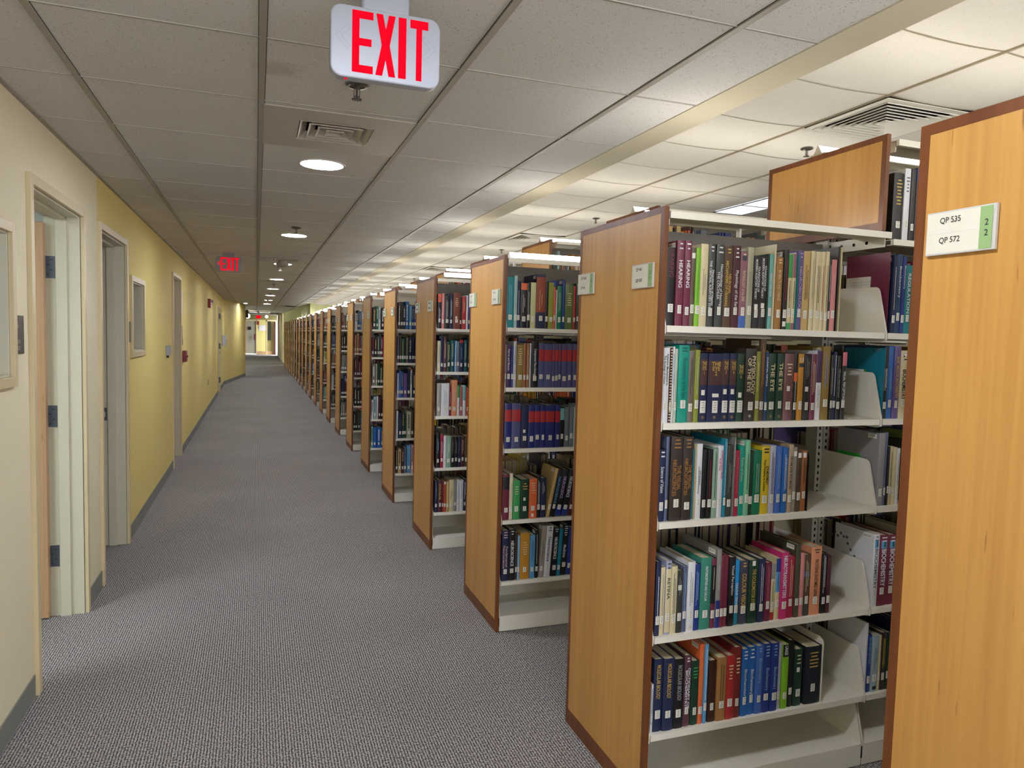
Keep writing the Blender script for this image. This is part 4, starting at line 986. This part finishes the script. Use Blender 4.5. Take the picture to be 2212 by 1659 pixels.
BR(1,1,4,0.270,'''
1.219|0.009|0.165|white||black|v|.1|.8
1.23|0.033|0.246|navy|MOLECULAR BIOLOGY|gold|v|.08|.55
1.264|0.041|0.245|navy|MOLECULAR BIOLOGY|gold|v|.07|.55
1.307|0.037|0.238|black|MOLECULAR BIOLOGY|silver|v|.09|.6
1.346|0.026|0.244|plum|DICTIONARY OF BIOCHEMISTRY|white|v|.18|.75
1.374|0.029|0.222|dark green||green|h|.1|.3
1.404|0.018|0.277|orange||gold|v|.08|.7
1.423|0.014|0.275|sky blue||white|v|.06|.7
1.442|0.03|0.215|worn dark brown|||v|0|0
1.474|0.037|0.222|tan||black|v|.1|.75
1.512|0.031|0.224|red|||h|.15|.4|dash
1.544|0.027|0.249|dark red|||h|.15|.4|dash
1.575|0.027|0.238|bright blue|Biochemistry|white|v|.3|.75
1.603|0.03|0.241|bright blue|Biochemistry|white|v|.33|.7
1.634|0.029|0.242|blue|Biochemistry|pale blue|v|.18|.55
1.664|0.031|0.246|royal blue|Biochemistry|pale blue|v|.35|.68
1.696|0.032|0.245|royal blue|Biochemistry|pale blue|v|.35|.68
1.729|0.016|0.236|pale lavender||lilac|v|.3|.5
1.747|0.027|0.232|lime green|LANGE|white|v|.02|.16|top.19 black
1.778|0.021|0.244|black|||v|0|0
1.802|0.035|0.208|dark green|||h|.1|.3|sq.36;dash
1.849|0.071|0.211|blue black|||h|.1|.4|dash
''')
BR(1,2,0,1.607,'''
2.114|0.022|0.289|maroon||pale pink|v|.2|.35|slip.208 plain
2.151|0.018|0.279|navy||white|v|.15|.7
2.171|0.024|0.284|dark blue|Biochemistry|white|v|.15|.55
2.196|0.017|0.277|royal blue|Biochemistry|white|v|.12|.42
2.214|0.028|0.247|teal|REGULATION|white|v|.12|.7
2.244|0.022|0.263|burgundy|||v|0|0
2.267|0.021|0.257|navy|||v|0|0
''')
BR(1,2,1,1.297,'''
2.099|0.021|0.256|teal blue||white|v|.3|.6|slip.175 side
2.133|0.021|0.261|black||white|v|.3|.6
2.155|0.024|0.263|bright blue||pale blue|v|.3|.7
2.18|0.03|0.265|purple|BASIC MEDICAL BIOCHEMISTRY|gold|v|.15|.72
2.211|0.039|0.249|cream|BIOCHEMISTRY|black|v|.28|.72|sq.06
2.252|0.024|0.248|navy|||v|0|0
''')
BR(1,2,2,0.976,'''
2.121|0.042|0.268|speckled grey|||v|0|0|slip.178 top
2.164|0.012|0.271|slate blue|||v|0|0
2.177|0.01|0.218|black|||v|0|0
2.188|0.017|0.218|worn cream||brown|v|.1|.8
2.205|0.017|0.214|cream|||v|0|0
2.223|0.015|0.210|white||slate|v|.1|.8
''')
BR(1,2,3,0.598,'''
2.129|0.032|0.273|white|BIOCHEMISTRY|slate|v|.2|.75|pic;slip.165 top;chain
2.162|0.044|0.267|burgundy|BIOCHEMISTRY|white|v|.2|.72|pic
2.207|0.043|0.264|burgundy|BIOCHEMISTRY|white|v|.2|.72|pic
''')
BR(1,2,4,0.270,'''
2.13|0.009|0.264|white|||v|0|0
2.14|0.018|0.220|royal blue|BIOENERGETICS|pale blue|v|.05|.5
2.159|0.032|0.214|pale blue grey||slate|v|.2|.6|box
2.192|0.011|0.211|cream|||v|0|0
2.204|0.025|0.221|dark brown||yellow|v|.1|.6
2.23|0.019|0.219|dark green|||v|0|0
''')
BR(1,2,-1,1.940,'''
2.127|0.052|0.236|black|||h|.1|.5|dash
2.18|0.027|0.255|white||slate|h|.12|.35
2.208|0.023|0.256|black|||v|0|0
2.233|0.024|0.261|black|LANGE|white|v|.01|.17|top.18 royal blue
''')
BR(2,1,0,1.607,'''
1.213|0.038|0.260|teal||pale blue|v|.15|.75
1.252|0.017|0.268|pale aqua||grey|v|.1|.7
1.269|0.018|0.241|navy||white|v|.2|.7
1.289|0.035|0.232|black||white|v|.25|.65|top.15 orange
1.326|0.017|0.234|black||white|v|.2|.7
1.344|0.029|0.238|pale yellow green|||v|0|0
1.375|0.052|0.282|navy||cream|v|.3|.65|mid.05.7 rust red
1.428|0.016|0.248|black|||v|0|0
1.445|0.029|0.243|olive green|||v|0|0
1.475|0.01|0.219|coral|||v|0|0
1.487|0.008|0.206|white|||v|0|0
1.496|0.027|0.226|emerald green||pale green|v|.15|.6
1.525|0.014|0.263|royal blue|||v|0|0
1.541|0.047|0.239|moss green|||h|.2|.5|dash
1.59|0.013|0.231|red|||v|0|0
1.605|0.024|0.245|charcoal|||v|0|0
''')
BR(2,1,1,1.297,'''
1.209|0.011|0.223|grey|||v|0|0
1.221|0.022|0.220|dark purple|Nerve and Muscle|white|v|.1|.6
1.245|0.012|0.214|royal blue|||v|0|0
1.258|0.017|0.240|pale grey||charcoal|v|.1|.5
1.278|0.036|0.224|gold brown||cream|h|.1|.5
1.315|0.014|0.228|rust brown|||v|0|0
1.331|0.014|0.228|rust brown||cream|v|.1|.7
1.347|0.009|0.232|white|||v|0|0
1.358|0.039|0.239|black|Comparative Neurobiology|white|v|.15|.75
1.399|0.031|0.233|slate purple with red band|||v|0|0
1.432|0.044|0.231|slate purple with red band|||v|0|0
1.477|0.016|0.232|slate purple with red band|||v|0|0
1.494|0.018|0.232|slate purple with red band|||v|0|0
1.514|0.015|0.232|slate purple with red band|||v|0|0
1.53|0.031|0.233|slate purple with red band|||v|0|0
1.564|0.028|0.234|slate purple with red band|||v|0|0
1.595|0.026|0.234|slate purple with red band|||v|0|0
''')
BR(2,1,2,0.976,'''
1.217|0.038|0.238|navy with red band|||v|0|0
1.258|0.05|0.237|slate purple with red band|||v|0|0
1.31|0.038|0.227|navy|||v|0|0|sq.6
1.35|0.034|0.227|navy with red band|||v|0|0
1.386|0.032|0.227|navy with red band|||v|0|0
1.42|0.028|0.226|navy with red band|||v|0|0
1.449|0.051|0.226|navy with red band|||v|0|0
1.503|0.029|0.226|navy with red band|||v|0|0
1.533|0.025|0.209|black|||v|0|0|top.3 aqua
1.559|0.026|0.215|slate grey|||v|0|0
1.588|0.023|0.215|slate grey|||v|0|0
1.612|0.021|0.215|pale aqua|||v|0|0
''')
BR(2,1,3,0.598,'''
1.215|0.038|0.239|burgundy|||h|.1|.3|mid.05.32 black
1.255|0.019|0.245|pale cream||gold|v|.2|.6
1.276|0.039|0.206|green||cream|h|.15|.4
1.317|0.049|0.211|dark green||gold|h|.1|.3|sq.5
1.366|0.044|0.212|orange||cream|h|.1|.4|sq.92
1.411|0.021|0.224|black||white|v|.1|.8
1.433|0.031|0.213|navy||white|v|.1|.4
1.466|0.018|0.264|light tan|||v|0|0|lean.19
1.487|0.027|0.256|black|NEUROSCIENCE|sky blue|v|.15|.72|lean.19
1.516|0.034|0.255|black|NEUROSCIENCE|lilac|v|.15|.62|bot.2 royal blue;lean.19
1.552|0.035|0.253|black|NEUROSCIENCE|white|v|.15|.6|bot.2 royal blue;lean.19
1.589|0.026|0.238|dark maroon|||v|0|0|lean.19
''')
BR(2,1,4,0.270,'''
1.221|0.038|0.270|navy|Fundamental Neuroscience|pale pink|v|.3|.75
1.261|0.034|0.274|black|NEUROSCIENCE|white|v|.22|.72
1.296|0.013|0.255|dark brown|||v|0|0
1.31|0.013|0.237|pale blue|||v|0|0
1.325|0.053|0.248|ochre||cream|h|.2|.5
1.38|0.028|0.235|sky blue||navy|v|.1|.6
1.411|0.017|0.261|black||white|v|.1|.7
1.433|0.026|0.280|warm grey||charcoal|v|.3|.7|lean.06
1.461|0.036|0.278|white|Neuroscience|navy|v|.22|.7|lean.06
1.5|0.034|0.268|black|NEUROSCIENCE|white|v|.2|.65|lean.06
1.536|0.019|0.259|teal blue|||v|0|0|lean.06
1.557|0.035|0.279|black|Medicine|white|v|.4|.65|lean.06
1.593|0.029|0.262|royal blue|||v|0|0|lean.06
''')
BR(3,1,0,1.607,'''
1.221|0.026|0.247|black||white|v|.4|.7|top.24 coral
1.249|0.02|0.251|pink||white|v|.1|.6
1.271|0.035|0.237|black||white|v|.15|.7
1.308|0.024|0.251|navy||white|v|.15|.7
1.334|0.05|0.259|russet|||h|.15|.4|dash;sq.68
1.385|0.013|0.232|black|||v|0|0
1.4|0.031|0.236|red||cream|v|.1|.5
1.432|0.013|0.246|white|||v|0|0
1.447|0.013|0.244|royal blue|||v|0|0
1.462|0.019|0.235|teal|||v|0|0
''')
BR(3,1,1,1.297,'''
1.225|0.022|0.222|pale cream||brown|v|.1|.7
1.249|0.018|0.261|navy|||v|0|0
1.269|0.022|0.246|plum||cream|v|.1|.6
1.294|0.027|0.218|dark green||cream|v|.1|.6
1.323|0.024|0.228|dark teal||cream|v|.1|.6
1.354|0.013|0.225|pale blue|||v|0|0
1.369|0.018|0.222|slate grey|||v|0|0
1.388|0.028|0.233|navy||sky blue|v|.2|.6|top.1 red
1.422|0.022|0.233|dark teal||cream|v|.1|.6
1.45|0.019|0.247|black||white|v|.1|.6
''')
BR(3,1,2,0.976,'''
1.226|0.029|0.238|mottled grey|||v|0|0
1.257|0.06|0.238|white||slate|v|.2|.7
1.318|0.015|0.216|burgundy||cream|v|.2|.6
1.335|0.042|0.261|salmon||white|v|.25|.6
1.378|0.017|0.222|white|||v|0|0|top.4 green
1.397|0.022|0.213|dusty rose|||v|0|0
1.42|0.022|0.222|white|||v|0|0|top.5 aqua
1.444|0.025|0.209|brick red|||v|0|0
''')
BR(3,1,3,0.598,'''
1.227|0.029|0.263|black||pale blue|v|.2|.6
1.259|0.021|0.239|crimson||white|v|.2|.65
1.282|0.02|0.232|white|||v|0|0
1.304|0.034|0.228|sage green||white|v|.2|.6
1.339|0.024|0.224|black||grey|v|.1|.55
1.365|0.024|0.224|black||grey|v|.1|.55
1.391|0.021|0.223|navy||slate|v|.1|.55
1.415|0.025|0.222|dark maroon||cream|v|.1|.55
1.442|0.026|0.228|brown|||v|0|0
''')
BR(3,1,4,0.270,'''
1.223|0.021|0.234|navy||grey|v|.1|.55
1.247|0.03|0.233|dark maroon|DOUGLAS|gold|v|.1|.6
1.278|0.011|0.226|dark red|||v|0|0
1.29|0.018|0.225|brick red|||v|0|0|sq.05
1.31|0.019|0.221|light tan|||v|0|0
1.331|0.034|0.236|cream||brown|v|.3|.6
1.366|0.022|0.228|grey|||v|0|0
1.39|0.019|0.230|white||slate|v|.1|.6
1.411|0.026|0.229|white||grey|v|.1|.6
1.44|0.022|0.238|navy||white|v|.1|.6
''')# the leaning books and the two bookends
def bookend(x, y, z, m, label, h=.2, d=.14):
    o = empty('bookend', (x, y, z), label, 'bookend')
    b = MB(); pr = [(0, 0), (d, 0), (d, h-.02), (d-.006, h-.006), (d-.02, h), (.02, h), (.006, h-.006), (0, h-.02)]; b.prism(pr, 'x', 0, .002); b.obj('upright_plate', m, o)
    b = MB(); b.box(-.03, .002, .01, d-.01, 0, .0004); b.obj('foot_plate', m, o)
bookend(1.815, yr(1)+.014, Z[2], mat('black bookend', '141414', .5), 'black metal bookend right of rust brown book, third shelf, second bookcase', .212, .13)
bookend(1.923, yr(1)+.012, Z[4], PAINT, 'cream metal bookend right of thick black book, lowest shelf, second bookcase', .235, .15)

# all the books beyond the three hundred nearest: one object
ST = MB()
PALN = ['black', 'black', 'black', 'charcoal', 'charcoal', 'navy', 'navy', 'dark blue', 'royal blue', 'maroon', 'burgundy', 'dark maroon', 'dark green', 'dark green', 'emerald green', 'teal', 'dark brown', 'brown', 'brown', 'white', 'white', 'cream', 'light tan',
'stone grey', 'grey', 'grey', 'slate grey', 'slate blue', 'brick red', 'red', 'crimson', 'tan', 'ochre', 'olive green', 'sky blue', 'bright blue', 'purple', 'plum', 'orange', 'pale blue grey', 'salmon', 'yellow', 'dark slate', 'dark teal']
LC = {n: lin(pal(n)) for n in PAL}; LW = lin('e9e6dc'); LP = lin('b8ab8c')
KNOWN = {(4, 0): 'dark brown,black,black,bright blue,sky blue', (4, 1): 'slate blue,brown,emerald green,black,taupe', (4, 2): 'pale lavender,blue,bright blue,purple,navy,white,navy', (4, 3): 'white,navy,dark green,dark green,stone grey,brown,black',
(4, 4): 'black,light tan,dark maroon,slate blue,sky blue,pale pink,navy', (5, 0): 'dark brown,emerald green,white,black', (5, 1): 'maroon,black,olive brown,dark teal', (5, 2): 'taupe,stone grey,dark green,dark green', (5, 3): 'white,pale aqua,white,dark maroon',
(5, 4): 'mint green,bright blue,bright blue,bright blue,bright blue,stone grey', (6, 0): 'white,dark teal,blue,white', (6, 1): 'salmon,light tan,crimson,aqua', (6, 2): 'plum,plum,plum,burgundy', (6, 3): 'black,black,charcoal,dark maroon', (6, 4): 'black,black,charcoal',
(7, 0): 'burgundy,taupe,brown', (7, 1): 'black,black,black', (7, 2): 'grey,grey,slate grey', (7, 3): 'navy,navy,black', (7, 4): 'teal,taupe,taupe', (8, 0): 'black,dark brown', (8, 1): 'slate blue,blue', (8, 4): 'slate blue,dark teal', (9, 0): 'orange,grey', (9, 2): 'white,yellow', (9, 4): 'sky blue,yellow', (10, 0): 'crimson,pink', (10, 1): 'white,white'}
def fill(i, side, z, xa, xb, rng, known=None, tall=.0):
    x = xa; k = 0; y0 = yr(i)
    known = known.split(',') if known else []
    run = 0; cn = 'black'; hh = .24; base = rng.choice([.225, .235, .245])
    while x < xb:
        w = rng.choice([.012, .016, .02, .024, .028, .034, .04])*rng.uniform(.85, 1.15)
        if k < len(known): cn = known[k]; run = 0; hh = rng.uniform(.215, .262); w = max(w, .02)
        elif run <= 0:
            cn = rng.choice(PALN); hh = min(.275, max(.18, rng.gauss(base, .018))); run = rng.choice([0, 0, 0, 0, 0, 1, 2, 4])
        else: run -= 1
        if x+w > xb: break
        c = tuple(v*rng.uniform(.9, 1.1) for v in LC[cn]); d = min(.26, hh*.72)
        off = rng.uniform(.010, .026)
        if side == 0: ya, yb = y0+off, y0+off+d
        else: yb, ya = y0+DEP-off, y0+DEP-off-d
        w2 = w-.0008; t = .0022
        # cover boards and spine, paler page block
        if side == 0: ST.box(x, x+w2, ya, ya+t, z, z+hh, 0, c)
        else: ST.box(x, x+w2, yb-t, yb, z, z+hh, 0, c)
        ST.box(x, x+t, ya, yb, z, z+hh, 0, c); ST.box(x+w2-t, x+w2, ya, yb, z, z+hh, 0, c)
        ST.box(x+t, x+w2-t, ya+.003, yb-.003, z+.003, z+hh-.004, 0, LP)
        if side == 0:
            lw = min(.016, w*.75); cx = x+w/2; z0 = z+.036
            ST.quad((cx-lw/2, ya-.0012, z0), (cx+lw/2, ya-.0012, z0), (cx+lw/2, ya-.0012, z0+.03), (cx-lw/2, ya-.0012, z0+.03), 0, LW)
            if rng.random() < .55:
                zz = z+hh*.88; e = z+hh*rng.uniform(.3, .55); tc = rng.choice([LW, LW, LC['gold'], LC['cream']])
                if sum(c) > .9: tc = LC['charcoal']
                while zz > e:
                    l = rng.uniform(.005, .02); ST.quad((cx-w*.14, ya-.0009, zz-l), (cx+w*.14, ya-.0009, zz-l), (cx+w*.14, ya-.0009, zz), (cx-w*.14, ya-.0009, zz), 0, tc); zz -= l+.004
        x += w; k += 1
for i in range(0, NR):
    for sh in range(5):
        rng = random.Random(1000+i*37+sh)
        for side in (0, 1):
            if i == 0 and side == 0: continue
            # first bay
            start = X0+.008
            if side == 0:
                if i == 1: start = None
                elif i == 2: start = {3: 1.705, 4: 1.665}.get(sh, 1.648)
                elif i == 3: start = 1.495
            if start: fill(i, side, Z[sh], start, X0+BW-rng.uniform(.03, .2), rng, KNOWN.get((i, sh)) if side == 0 else None)
            # second and third bays
            if i <= 5 or side == 0:
                s2 = X0+BW+.012
                if i == 1 and side == 0: s2 = 2.31
                fill(i, side, Z[sh], s2, X0+2*BW-rng.uniform(.02, .15), rng)
                if i <= 4: fill(i, side, Z[sh], X0+2*BW+.012, X0+3*BW-rng.uniform(.02, .15), rng)
    for side in (0, 1):
        if i == 0: continue
        rng = random.Random(5000+i*11+side)
        fill(i, side, ZT, 2.27 if (i == 1 and side == 0) else X0+BW+.012, X0+2*BW-.05, rng)
        if i <= 6: fill(i, side, ZT, X0+2*BW+.012, X0+3*BW-.05, rng)
BKM = mat('far book covers', '777777', .5); nt, b_, N_, L_2 = nodes(BKM)
at_ = N_('ShaderNodeAttribute'); at_.attribute_name = 'Col'; L_2(at_.outputs['Color'], b_.inputs['Base Color'])
so = link('books', ST.mesh('books', [BKM]))
tag(so, 'hundreds of library books on the farther bookcases and facing away on nearer ones', 'books', None, 'stuff')
print('books', NBOOK, 'stuff faces', len(ST.f), 'objects', len(bpy.data.objects))
